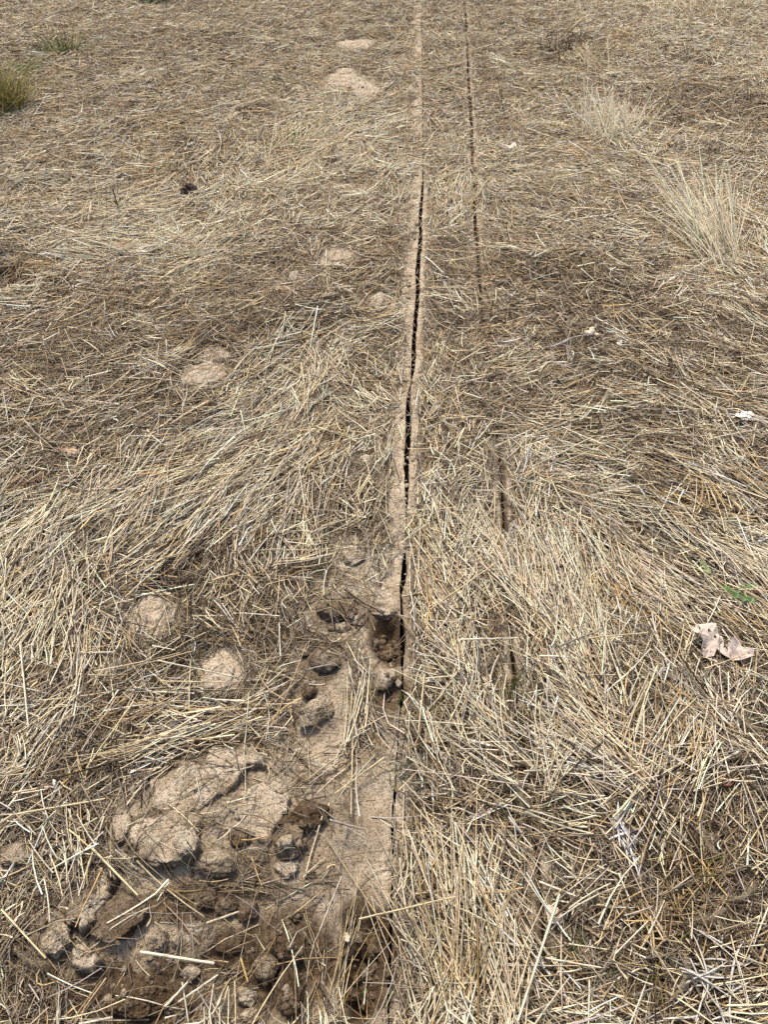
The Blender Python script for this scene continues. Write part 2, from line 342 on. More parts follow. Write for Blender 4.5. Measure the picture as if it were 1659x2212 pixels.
def clod(label, u, v, ru, rv, rot=0, hf=0.7, moist=0.6, seed=1, sub=5, crust=0.0, lump=1.0, flat_top=0.0, lift=0.5, group=None, name='soil_clod', tilt=0.0):
    x0, y0 = U(u, v); a = math.radians(rot)
    def span(r, ang): x, y = U(u + r * math.cos(ang), v - r * math.sin(ang)); return x - x0, y - y0
    ax, ay = span(ru, a); bx, by = span(rv, a + math.pi / 2); rx, ry = math.hypot(ax, ay) * 1.06, math.hypot(bx, by) * 0.94
    rz = 1.05 * hf * min(rx, ry); zc = float(HZ(x0, y0)) + lift * rz; x0, y0 = (float(q) for q in U(u, v, zc))
    V, F, p = clod_verts(seed, sub, rx, ry, rz, lump, flat_top)
    if tilt: V[:, 2] += V[:, 1] * math.tan(math.radians(tilt))
    t = math.atan2(ay, ax); c, s = math.cos(t), math.sin(t); V = np.stack([V[:, 0] * c - V[:, 1] * s, V[:, 0] * s + V[:, 1] * c, V[:, 2]], 1)
    up = sstep(0.25, 0.75, V[:, 2] / (rz + 1e-6) + 0.35 * fbm3(p, 3, seed + 40, 3))
    m = np.clip(moist + (.12 if moist > .5 else 0) + 0.35 * fbm3(p, 2.2, seed + 33, 3) - crust * up, 0, 1)
    me = mesh_np(name, V, F, M_SOIL, attrs={'moist': m, 'beyond': np.zeros(len(V))})
    zb = V[:, 2].min(); V2 = V.copy(); V2[:, 2] -= zb; me.vertices.foreach_set('co', np.ascontiguousarray(V2, np.float32).ravel()); me.update()
    o = link(name, me, (x0, y0, zc + zb), label, 'soil clod', group); stamp(V2 + np.array([x0, y0, zc + zb])); return o
def slab(label, poly, thick, moist=0.0, seed=1, step=0.003, tilt=(0, 0), edge=0.006, rough=1.0, name='soil_slab', zoff=0.0):
    P = np.array(GP(poly)); c = P.mean(0); zb = float(np.median(HZ(P[:, 0], P[:, 1])))
    P = np.array(GP(poly, zb + thick * 0.7)); c = P.mean(0); lo, hi = P.min(0) - 0.02, P.max(0) + 0.02
    xs, ys = np.arange(lo[0], hi[0], step), np.arange(lo[1], hi[1], step); X, Y = np.meshgrid(xs, ys)
    s = poly_sdf(X, Y, [tuple(q) for q in P]) + 0.030 * fbm2(X, Y, 19, seed, 5, 0.62) + 0.004 * fbm2(X, Y, 160, seed + 6, 2)
    k = sstep(-0.001, edge, s); k = k ** 0.6
    top = zb + zoff + thick + rough * (0.005 * fbm2(X, Y, 14, seed + 1, 4) + 0.0055 * fbm2(X, Y, 60, seed + 2, 5, 0.65) - 0.006 * sstep(0.06, 0.0, np.abs(fbm2(X, Y, 13, seed + 8, 4)))) + tilt[0] * (X - c[0]) + tilt[1] * (Y - c[1])
    Z = (zb - 0.03) * (1 - k) + top * k
    keep = s > -0.008; cell = keep[:-1, :-1] | keep[1:, :-1] | keep[:-1, 1:] | keep[1:, 1:]
    idx = np.arange(X.size).reshape(X.shape); Q = np.stack([idx[:-1, :-1], idx[:-1, 1:], idx[1:, 1:], idx[1:, :-1]], -1)[cell]
    used = np.unique(Q); re = np.full(X.size, -1); re[used] = np.arange(len(used)); V = np.stack([X.ravel(), Y.ravel(), Z.ravel()], 1)[used]
    m = np.clip(moist + 0.95 * sstep(0.010, 0.0, s) * sstep(0.008, 0.03, np.full_like(s, thick)) + 0.25 * np.maximum(0, fbm2(X, Y, 20, seed + 3, 3)), 0, 1).ravel()[used]
    loc = np.array([c[0], c[1], zb]); me = mesh_np(name, V - loc, re[Q], M_SOIL, attrs={'moist': m, 'beyond': np.zeros(len(V))})
    link(name, me, loc, label, 'soil slab'); stamp(V)
BARE_NOW[0] = 0.05
def T1(pts): return [(199 + .3362 * a, 1554 + .3362 * b) for a, b in pts]
def T2(pts): return [(.2882 * a, 1873 + .2882 * b) for a, b in pts]

slab('long pale crust slab of dry soil running up towards a ragged notch', T1([(720,180),(860,165),(1000,170),(1130,240),(1110,300),(1030,320),(980,380),(860,470),(700,580),(600,640),(480,640),(370,560),(360,440),(430,390),(540,330),(560,270),(640,250),(710,290)]), .024, 0.0, 11)
slab('pale square crust slab beside the dark crumbly clod', T1([(950,400),(1090,385),(1200,430),(1250,480),(1240,560),(1230,640),(1170,720),(1140,790),(1050,800),(980,680),(920,600),(920,480)]), .015, 0.0, 12)
slab('narrow pale crust flake against the dark flank of the biggest clod', T1([(210,570),(270,600),(270,690),(235,760),(250,840),(160,790),(135,690),(180,610)]), .02, 0.05, 13)
slab('pale slanting crust slab beside the dark topped clod', T2([(790,30),(870,60),(850,180),(770,260),(720,420),(600,490),(500,430),(510,380),(600,290),(680,210),(720,100)]), .030, 0.1, 14)
slab('pale smooth flake of soil below the dark topped clod', T2([(600,530),(650,640),(740,690),(700,770),(590,780),(545,690)]), .030, 0.05, 15)
BARE_NOW[0] = 0.20
slab('round pale crust slab sunk in the straw, widest of the two there', [(285,1320),(300,1285),(345,1275),(385,1300),(380,1345),(355,1378),(320,1388),(290,1365)], 0.014, 0.0, 16)
slab('pale squarish crust slab under two crossing straws', [(430,1440),(470,1428),(505,1440),(505,1480),(480,1495),(435,1495)], 0.014, 0.05, 17)
slab('small tan crust slab at the edge of a dark gap', [(220,1425),(255,1420),(265,1445),(250,1462),(222,1458)], 0.009, 0.25, 18)
slab('pale crust slab at the foot of the windswept straw', [(412,792),(450,782),(492,800),(488,822),(455,832),(415,826)], 0.012, 0.0, 19, .004)
slab('thin tan crust slab above the one at the foot of the windswept straw', [(432,754),(470,748),(505,760),(495,775),(440,776)], 0.008, 0.05, 20, .004)
slab('pale broken crust slab high up near the faint end of the crack', [(700,165),(745,158),(785,172),(770,192),(730,196),(705,182)], .012, 0.0, 21, .006)
slab('pale crust slab of two lumps just below the broken one', [(760,195),(800,182),(815,200),(808,218),(775,226),(752,210)], .013, 0.0, 22, .006)
slab('farthest pale oval crust slab', [(722,92),(760,84),(805,94),(800,104),(765,108),(730,102)], .010, 0.0, 23, .007)
slab('flat oval crust slab midway between field edge and windswept straw', [(690,548),(720,536),(765,545),(762,558),(715,564)], .009, 0.0, 24, .005)

BARE_NOW[0] = 0.05
clod('biggest clod, pale crusted top and dark broken flank, strewn with straw', 350, 1812, 88, 66, -18, .62, .62, 31, 6, .75, .9, .6, .25)
clod('pale lump of soil on top of the biggest clod', 404, 1822, 26, 28, 0, .7, .25, 32, 5, .3, .8, 0, .5)
clod('brown clod buried in straw beside the biggest clod', 467, 1858, 46, 32, -15, .8, .55, 33, 5, .3, .9)
clod('small round dark clod between the biggest clod and the square slab', 517, 1811, 22, 20, 0, .85, .75, 34, 5)
clod('dark crumbly clod standing on the square pale slab', 660, 1764, 50, 32, 10, .8, .85, 35, 6, 0, 1.5)
clod('crumbly brown clod below the dark crumbly one', 622, 1818, 34, 38, 0, .6, .70, 36, 6, .2, 1.5)
clod('light brown nugget stuck on the crumbly brown clod', 618, 1818, 17, 16, 0, .8, .3, 37, 4, .2, .7, 0, .9)
clod('broken light soil heap at the end of the crumbly clods', 622, 1876, 26, 20, 0, .6, .45, 38, 5, .3, 1.5)
clod('dark topped clod leaning on the slanting pale slab', 256, 1983, 70, 54, 28, .75, .80, 39, 6, .15, .7, .5, .3)
clod('pale rugged clod below the slanting slab', 122, 2032, 32, 38, 0, .8, .25, 40, 6, .25, 1.0)
clod('brown crumb clod at the tip of the pale slanting slab', 88, 1995, 15, 14, 0, .8, .55, 41, 4)
clod('round brown clod alone in the straw by the frame edge', 34, 2050, 16, 15, 0, .9, .65, 42, 5)
clod('cluster of grey brown crumbs beside the dark topped clod', 336, 2030, 26, 28, 20, .8, .45, 43, 5, .2, 1.6)
clod('upright sliver of light soil near the thick pale stalk', 381, 2028, 11, 20, -25, 1.0, .35, 44, 4, .1, .6)
clod('wide crumbling dark heap under the thick pale stalk', 300, 2150, 62, 52, 0, .55, .95, 45, 6, 0, 1.6)
clod('smooth ochre brown clod touching the thick pale stalk', 316, 2092, 30, 28, 0, .55, .62, 46, 5, .1, .7)
clod('pale crumb clod between crossing flat straws', 412, 2102, 20, 20, 0, .7, .2, 47, 5, .2, 1.4)
clod('large smooth brown clod with a dark gap below it', 622, 2036, 40, 46, -35, .8, .78, 48, 6, 0, .6)
clod('brown clod whose edge overhangs a dark crevice', 578, 2092, 28, 34, -15, .8, .68, 49, 6, .15, .7)
clod('long dark clod standing at the bottom of the dug patch', 625, 2142, 30, 54, 0, .7, .88, 50, 6, 0, 1.0)
clod('tiny light pebble of soil wedged in the crevice', 626, 2087, 9, 9, 0, .9, .4, 51, 3, 0, .6)
clod('pale knobbly lump near the bottom edge', 531, 2152, 26, 22, 0, .8, .15, 52, 5, .2, 1.4)
clod('rounded pale lump at the very bottom edge', 540, 2194, 20, 17, 0, .9, .10, 53, 5, .1, .9)
clod('dark flat clod among thin crossing straws', 497, 2042, 34, 24, 0, .7, .85, 54, 5)
clod('brown clod with a straw lying across it in the dug patch', 535, 1968, 24, 27, 0, .8, .72, 55, 5)
clod('brown clod below the bundle of stuck straws', 488, 1955, 26, 22, 0, .8, .74, 56, 5)
clod('rounded brown clod just under the biggest clod', 447, 1945, 20, 19, 0, .9, .72, 57, 5)
clod('tall dark clod against the pit wall', 804, 2050, 28, 36, 0, .9, .84, 58, 6, 0, .7)
clod('dark clod with pale flank inside the pit', 757, 2040, 22, 26, 0, .9, .80, 59, 5, .1, .9)
clod('small dark clod in the middle of the pit', 764, 2112, 17, 16, 0, .9, .9, 60, 5)
clod('ochre edged dark clod in the pit', 796, 2104, 20, 15, 30, .9, .75, 61, 5, .2)
clod('broad dark clod deep in the pit', 752, 2150, 24, 18, 0, .8, .92, 62, 5)
clod('dark clod near the bottom of the pit', 793, 2172, 20, 18, 0, .8, .94, 63, 5)
clod('brown clod under the crumbling upper lip of the pit', 752, 1986, 17, 14, 0, .9, .7, 64, 5)
clod('small brown clod with a straw end on it above the pit', 637, 1980, 16, 14, 0, .8, .66, 65, 4)
clod('dark broken clod above the long crack hole', 716, 1322, 32, 19, -8, .8, .72, 66, 6, .1, 1.2)
clod('pale wedge of soil next to the dark broken clod', 762, 1337, 17, 13, -35, .7, .25, 67, 5, .2, .6)
clod('pale flat lump in front of the dark broken clod', 740, 1354, 20, 11, 0, .7, .25, 68, 5, .2, .8)
clod('clod overhanging the upper end of the hole in the crack', 836, 1322, 28, 14, 8, .7, .48, 69, 6, .25, 1.0, 0, .35)
clod('pale chunk bridging the gap between the two holes', 833, 1464, 21, 24, 0, .7, .22, 70, 6, .2, .8, 0, .55)
clod('tiny pale chip beside the bridging chunk', 861, 1476, 7, 9, 0, .8, .2, 71, 3, 0, .6, 0, .8)
clod('brown clod half covered by straw', 701, 1428, 32, 25, 0, .85, .62, 72, 6, .15, .8)
clod('small ochre clod beside the half covered one', 656, 1410, 13, 8, -30, .9, .5, 73, 4)
clod('dark round clod behind the long clod', 668, 1492, 17, 17, 0, .9, .72, 74, 5)
clod('long grey brown clod with straw bits leaning over pale soil', 680, 1541, 40, 25, 40, .9, .42, 75, 6, .2, .6)
clod('low soil lump beside the straw swath', 765, 1205, 26, 14, 15, .7, .42, 76, 5, .2, 1.0)
clod('pale lump on the crust left of the crack', 790, 994, 15, 12, 0, .7, .12, 77, 5, .1, .9)
clod('small tan lump beneath a curled oak leaf', 635, 597, 10, 14, 0, .8, .2, 78, 4)
clod('flat pale lump against the trodden strip', 822, 650, 20, 20, 0, .4, .15, 79, 5, .1, .9)
clod('tan brown clod at the edge of the frame below the straw mat', 30, 1845, 34, 24, 0, .5, .4, 80, 5, .1, 1.2)

# crumbs: four shapes, copied; each one lies loose on the broken earth
crumb_src = []
for k in range(5):
    V, F, p = clod_verts(500 + k, 4, 1, 1, .8, 1.2, 0)
    V[:, 2] -= V[:, 2].min()
    crumb_src.append(mesh_np('soil_crumb', V, F, M_SOIL, attrs={'moist': np.clip((.8, .9, .7, .5, .2)[k] + 0.3 * fbm3(p, 2, k, 2), 0, 1), 'beyond': np.zeros(len(V))}))
CZ = [(838,1400,28,44,44,0),(838,1510,20,22,10,0),(790,2090,50,110,46,0),(620,2090,120,95,40,1),(310,2120,110,75,36,1),(640,1850,55,60,22,1),(730,1345,60,35,16,1),(470,1930,120,40,14,1),(150,1990,90,60,14,2),(690,1470,40,50,8,2),(790,1620,50,80,8,2),(400,1760,110,70,8,2),(880,900,14,480,60,3),(897,300,8,250,30,3),(760,190,60,35,8,2)]
first = True
for u, v, ru, rv, n, kind in CZ:
    for _ in range(n):
        a, r = random.uniform(0, 6.28), math.sqrt(random.random()); uu, vv = u + ru * r * math.cos(a), v + rv * r * math.sin(a)
        x, y = (float(q) for q in U(uu, vv)); x += random.uniform(-.004, .004)
        s = px(uu, vv, random.choice([3, 3.5, 4, 5, 6, 8, 10] if kind < 2 else [2.5, 3, 4, 5, 6])) * (1.15 if kind == 0 else 1)
        me = crumb_src[random.choice([[0, 1, 1, 2], [0, 1, 2, 3], [2, 3, 4, 4], [3, 4, 4, 4]][kind])]
        o = link('soil_crumb', me, (x, y, float(HZ(x, y)) - 0.25 * s), None, 'soil crumb', 'loose crumbs of broken soil'); o.scale = (s, s * random.uniform(.7, 1), s * random.uniform(.6, .9)); o.rotation_euler = (random.uniform(-.3, .3), random.uniform(-.3, .3), random.uniform(0, 6.3))
        o['label'] = 'loose crumb of soil fallen on the broken ground around the clods and the crack'

# ------------------------------------------------------------------ straw: which way it lies, how pale it is
#  u, v, direction in the picture (degrees), how parallel, paleness, radius
FLOW = [(620,850,48,.95,1.0,120),(640,760,62,.95,1.0,70),(520,980,38,.95,.8,130),(350,1130,42,.95,.8,120),(250,1010,28,.8,.55,110),(120,1150,55,.9,1.0,120),(60,1300,66,.9,.9,110),(220,1220,60,.8,.7,90),(700,1020,55,.85,.65,110),(760,1080,65,.7,.6,90),
 (560,1130,55,.9,.85,110),(480,1230,50,.6,.25,100),(600,1200,45,.5,.5,90),(100,820,10,.6,.35,140),(300,880,15,.5,.5,120),(100,950,25,.55,.45,120),(420,680,15,.5,.15,140),(250,620,20,.6,.25,120),(120,690,15,.7,.35,120),(600,650,15,.55,.2,120),(740,600,-10,.5,.3,90),(740,840,-25,.6,.5,80),
 (1320,960,-12,.85,.55,140),(1500,1130,-24,.9,.7,130),(1420,1050,-18,.85,.6,120),(1550,1250,-32,.85,.75,110),(1250,1250,-62,.9,.8,110),(1110,1180,-86,.9,.95,90),(1030,1300,-72,.85,.75,110),(1150,1450,-68,.9,.8,110),(1350,1340,-80,.85,.75,90),(1480,1320,-40,.8,.6,100),(1380,1450,85,.7,.65,80),
 (1230,1580,-55,.85,.8,100),(1320,1640,-8,.85,.85,90),(1430,1600,50,.7,.8,80),(1000,1600,-62,.8,.65,100),(950,1450,-72,.75,.6,90),(940,950,74,.6,.7,70),(1010,830,62,.55,.75,90),(960,770,-60,.5,.6,80),(1060,760,18,.75,.5,80),(980,1080,65,.5,.8,100),(1100,1000,75,.6,.75,90),(1200,900,10,.6,.45,120),(1200,850,15,.7,.55,80),
 (1300,700,5,.4,.05,170),(1150,620,-10,.5,.15,130),(1250,540,-10,.5,.35,130),(1400,760,-25,.6,.3,120),(1580,720,-28,.7,.35,120),(1600,900,-20,.6,.55,110),(1440,520,15,.6,.8,110),(1480,590,-5,.7,.8,90),(1560,500,88,.8,.95,70),(1630,560,-55,.75,.75,80),(1600,650,-30,.7,.5,80),
 (1000,420,60,.7,.85,80),(960,330,35,.6,.6,80),(1060,350,50,.6,.6,80),(1300,290,70,.8,.9,90),(1400,310,-30,.7,.75,80),(1200,350,-6,.6,.5,120),(1100,220,5,.5,.35,120),(1200,120,15,.4,.2,120),(1350,100,20,.5,.55,110),(1500,90,8,.6,.9,100),(1600,100,5,.6,.8,90),(1480,30,20,.5,.5,100),(1600,230,10,.6,.1,120),(1480,170,10,.5,.1,110),(1550,330,12,.6,.4,110),(1620,400,25,.7,.6,80),(1250,430,-8,.6,.5,110),
 (700,310,32,.9,1.0,90),(610,370,62,.8,.95,80),(760,260,30,.8,.7,80),(540,290,65,.5,.6,80),(430,300,25,.6,.35,120),(310,330,5,.6,.7,90),(300,480,-50,.7,.9,70),(250,530,8,.8,1.0,100),(430,480,15,.7,.9,110),(120,520,10,.7,.7,110),(80,440,12,.6,.45,120),(550,450,40,.6,.8,100),(640,500,20,.6,.4,100),(700,440,20,.5,.45,80),
 (200,250,8,.6,.3,140),(80,330,0,.7,.4,120),(350,180,5,.5,.25,140),(150,60,5,.5,.3,150),(450,80,5,.5,.25,150),(650,150,5,.5,.45,120),(800,40,15,.5,.3,120),(550,180,5,.6,.5,100),(1000,60,30,.4,.35,90),
 (300,1530,4,.85,.6,130),(180,1480,60,.6,.5,110),(60,1620,60,.7,.75,110),(430,1560,2,.85,.65,110),(560,1490,15,.7,.6,90),(150,1700,45,.4,.45,120),(80,1850,62,.5,.55,120),(230,1600,55,.5,.45,100),(520,1350,-60,.5,.55,100),(420,1280,60,.5,.5,100),(630,1320,-50,.5,.5,90),(100,1450,75,.7,.7,90),
 (940,1950,-66,.8,.95,110),(1000,2100,82,.85,.95,110),(900,2050,-60,.8,.9,80),(1120,1950,-45,.7,.6,110),(1230,2080,-52,.8,.45,110),(1150,2160,-30,.5,.7,90),(1050,1760,-45,.5,.45,110),(1200,1760,-15,.5,.5,100),(930,1720,-20,.4,.5,90),(1350,1850,-70,.5,.5,120),(1520,1750,-80,.6,.3,120),(1450,1950,60,.4,.3,120),(1580,1950,-75,.5,.3,110),(1550,2100,20,.4,.6,110),(1380,2100,55,.4,.5,110),(1620,1650,10,.5,.5,100),(1560,1560,-40,.7,.6,100),(1480,1480,-60,.7,.65,90),
 (300,1950,-40,.4,.5,100),(500,1930,15,.6,.5,100),(700,1900,25,.4,.6,90),(60,2000,55,.5,.8,100),(100,2170,-30,.4,.6,90),(440,2100,45,.4,.7,80),(700,2080,78,.7,.8,80),(760,1780,80,.5,.6,80)]
# darker, browner spots: old thatch, and shade painted into hollows and far shadows: u, v, ru, rv, strength
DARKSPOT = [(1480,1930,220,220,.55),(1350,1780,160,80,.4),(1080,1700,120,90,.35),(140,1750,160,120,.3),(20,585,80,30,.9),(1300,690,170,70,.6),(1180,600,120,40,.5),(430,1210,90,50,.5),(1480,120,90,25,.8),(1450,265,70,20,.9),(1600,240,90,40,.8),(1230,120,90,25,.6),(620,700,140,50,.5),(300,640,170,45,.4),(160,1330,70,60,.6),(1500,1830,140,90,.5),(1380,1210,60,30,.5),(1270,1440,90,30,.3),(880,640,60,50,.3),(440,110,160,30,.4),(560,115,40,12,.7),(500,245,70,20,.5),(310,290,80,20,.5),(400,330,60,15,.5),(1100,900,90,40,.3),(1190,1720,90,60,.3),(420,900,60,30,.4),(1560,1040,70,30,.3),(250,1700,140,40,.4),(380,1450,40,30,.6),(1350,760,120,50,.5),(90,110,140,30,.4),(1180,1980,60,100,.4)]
GOLDSPOT = [(1540,1870,60,40,.9),(1400,1990,90,40,.9),(1390,1350,40,30,.9),(720,960,60,50,.6),(330,360,60,40,.6),(1230,330,80,30,.4),(1330,90,40,20,.5),(70,590,60,20,.7),(1240,830,60,30,.5),(1530,1080,90,40,.5),(300,1560,120,40,.4),(1330,1300,60,50,.4),(1030,590,60,30,.4),(350,280,60,20,.5),(740,1310,60,30,.3),(960,2090,30,60,.4),(1360,1560,50,40,.5),(1600,2110,50,40,.3)]
fx, fy = U([f[0] for f in FLOW], [f[1] for f in FLOW]); fa = np.array([img_angle(f[0], f[1], f[2]) for f in FLOW])
fr = np.array([px(f[0], f[1], f[5]) * 1.1 for f in FLOW]); fco = np.array([f[3] for f in FLOW]); fp = np.array([f[4] for f in FLOW])
fry = np.array([max(abs(float(U(f[0], f[1] - f[5] * .7)[1] - U(f[0], f[1])[1])), 0.05) for f in FLOW]) * 0.9
def flow(x, y):
    c = np.zeros_like(x); s = np.zeros_like(x); w = np.full_like(x, 1e-4); co = 0.4 * w; pa = 0.5 * w
    for k in range(len(FLOW)):
        g = np.exp(-((x - fx[k]) / fr[k]) ** 2 - ((y - fy[k]) / fry[k]) ** 2)
        c += g * math.cos(2 * fa[k]); s += g * math.sin(2 * fa[k]); co = co + g * fco[k]; pa = pa + g * fp[k]; w += g
    return 0.5 * np.arctan2(s, c), np.clip(co / w, 0, 1), np.clip(pa / w, 0, 1)
def spots(L, x, y):
    m = np.zeros_like(x); nz = fbm2(x, y, 8, 71, 3)
    for u, v, ru, rv, k in L:
        cx, cy = U(u, v); m = np.maximum(m, k * sstep(1.3, 0.4, np.hypot((x - cx) / px(u, v, ru), (y - cy) / abs(U(u, v - rv)[1] - cy)) + 0.5 * nz))
    return m
# fields sampled once on a coarse raster, then looked up
FRES = 0.025; FNX, FNY = int(9.2 / FRES), int(9.0 / FRES)
_x, _y = np.meshgrid(HX0 + FRES * np.arange(FNX), HY0 + FRES * np.arange(FNY))
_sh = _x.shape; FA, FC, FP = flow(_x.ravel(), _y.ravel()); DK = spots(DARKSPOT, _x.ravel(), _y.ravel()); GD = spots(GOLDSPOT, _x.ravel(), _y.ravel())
PATCH = fbm2(_x.ravel(), _y.ravel(), 2.6, 91, 4); PATCH2 = fbm2(_x.ravel(), _y.ravel(), 6.5, 95, 3)
def fidx(x, y): return np.clip(np.round((y - HY0) / FRES).astype(int), 0, FNY - 1) * FNX + np.clip(np.round((x - HX0) / FRES).astype(int), 0, FNX - 1)

CLASSES = np.array([(0.77,0.662,0.485),(0.685,0.555,0.36),(0.57,0.40,0.19),(0.42,0.303,0.178),(0.248,0.190,0.135),(0.078,0.053,0.032),(0.56,0.49,0.41)])
def keep(x, y, th, L, floor, gain=1.1, pw=1.0):
    """how likely a stalk may lie there: the barest spot along it decides"""
    c = np.ones_like(x)
    for s in (-.5, -.25, 0, .25, .5): c = np.minimum(c, COVER[hidx(x + np.cos(th) * L * s, y + np.sin(th) * L * s)])
    g = np.zeros(len(x), bool)
    for s in np.linspace(-.5, .5, 9): g |= GAP[hidx(x + np.cos(th) * L * s, y + np.sin(th) * L * s)]
    g2 = np.zeros(len(x), bool)
    for s in np.linspace(-.5, .5, 13): g2 |= GAP2[hidx(x + np.cos(th) * L * s, y + np.sin(th) * L * s)]
    return rng.random(len(x)) < np.where(g2, .45, 1) * np.where(g, .022, np.clip(gain * c ** pw, floor, 1))
def pick_tint(n, pale, dark, gold, layer):
    """pale straw, straw, golden, tan, grey brown, dark thatch, bleached grey"""
    if layer == 'thatch': w = np.stack([.03 + .10 * pale, .10 + .22 * pale, .09 + .5 * gold, .38 + 0 * pale, .36 - .10 * pale, .34 - .18 * pale + .6 * dark, .05 + .14 * pale], 1)
    elif layer == 'lock': w = np.stack([.04 + .62 * pale, .18 + .36 * pale, .06 + 1.6 * gold, .34 - .24 * pale, .30 - .26 * pale + .25 * dark, .15 - .12 * pale + .4 * dark, .05 + .08 * pale], 1)
    else: w = np.stack([.08 + .40 * pale, .22 + .25 * pale, .06 + .8 * gold, .28 - .16 * pale + .1 * dark, .24 - .18 * pale + .2 * dark, .07 - .06 * pale + .1 * dark, .09 + 0 * pale], 1)
    w = np.clip(w, 0.001, None); c = np.cumsum(w / w.sum(1, keepdims=True), 1); k = (rng.random(n)[:, None] > c).sum(1).clip(0, 6)
    t = CLASSES[k] * np.exp(rng.normal(0, .16, n))[:, None] * np.exp(rng.normal(0, .02, (n, 3)))
    return np.clip(t, 0.01, 0.8)
def scatter(dens, near=2.0, pw=0.95):
    """points over the seen ground and a margin around it; dens(x, y) per square metre at the feet, thinning with distance"""
    y = rng.uniform(0.05, 8.5, 1); ymax = 8.4
    hm = 0.49 * depth_at(0, ymax) + .6; A = 2 * hm * (ymax + .05); n = int(dens * A); x = rng.uniform(-hm, hm, n); y = rng.uniform(-.05, ymax, n); d = depth_at(x, y)
    side = np.abs(x) - 0.49 * d
    k = (rng.random(n) < np.minimum(1, (near / d) ** pw)) & (side < 0.55) & (rng.random(n) < np.where(side > 0.05, .55, 1))
    return x[k], y[k]
def lying(x, y, th, L, r, tint, zoff, pitch, curv, kink, seg, taper=0.25, flat=None, roll=None, follow=0.5):
    """stalks lying on the raster: centre, direction, length, radius"""
    n = len(x); s = np.linspace(-.5, .5, seg + 1)[None]; dx, dy = np.cos(th)[:, None], np.sin(th)[:, None]; Lc = L[:, None]
    lat = Lc * (curv[:, None] * (s * s - .08) * 2 + kink[:, None] * np.abs(s + .07))
    X = x[:, None] + dx * Lc * s - dy * lat; Y = y[:, None] + dy * Lc * s + dx * lat
    H = HZ(X, Y); line = H[:, :1] * (0.5 - s) + H[:, -1:] * (0.5 + s); base = follow * H + (1 - follow) * np.maximum(line, H.mean(1, keepdims=True))
    Z = np.maximum(base + zoff[:, None] + np.tan(pitch)[:, None] * Lc * s, H + r[:, None] * .7)
    R = r[:, None] * (1 - taper * (s + .5)); Cc = tint[:, None, :] * (1 + 0.20 * rng.normal(0, 1, (n, seg + 1, 1)) * np.where(np.abs(s)[..., None] > .3, 1, .6))
    return np.stack([X, Y, Z], -1), R, np.clip(Cc, .008, .85), flat, roll
def far_k(x, y): return np.maximum(1, depth_at(x, y) / 2.2)

# -- matted thatch: short broken bits close to the soil
def make_thatch():
    sets = []
    for dens, Lr, rr, z0, z1 in ((15000, (.02, .085), (.00045, .0013), 0, .010), (8500, (.05, .15), (.0005, .0014), .004, .020)):
        x, y = scatter(dens); q = fidx(x, y); th = FA[q] + rng.normal(0, 1, len(x)) * (1.6 - 1.0 * FC[q]); LL = rng.uniform(*Lr, len(x)) * far_k(x, y) ** .3; k = keep(x, y, th, LL, .016); x, y, q, th, LL = x[k], y[k], q[k], th[k], LL[k]; n = len(x); fk = far_k(x, y)
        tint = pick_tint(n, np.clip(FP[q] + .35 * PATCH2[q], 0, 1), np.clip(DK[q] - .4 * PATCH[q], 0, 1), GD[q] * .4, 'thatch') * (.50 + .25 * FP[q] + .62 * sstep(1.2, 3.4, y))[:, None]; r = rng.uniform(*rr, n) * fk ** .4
        sets.append(lying(x, y, th, LL, r, tint, rng.uniform(z0, z1, n), rng.normal(0, .10, n), rng.normal(0, .12, n), rng.normal(0, .06, n), 3 if Lr[1] > .1 else 2, .2, rng.choice([1, .3, .2], n), rng.uniform(-.6, .6, n), .8))
    return sets
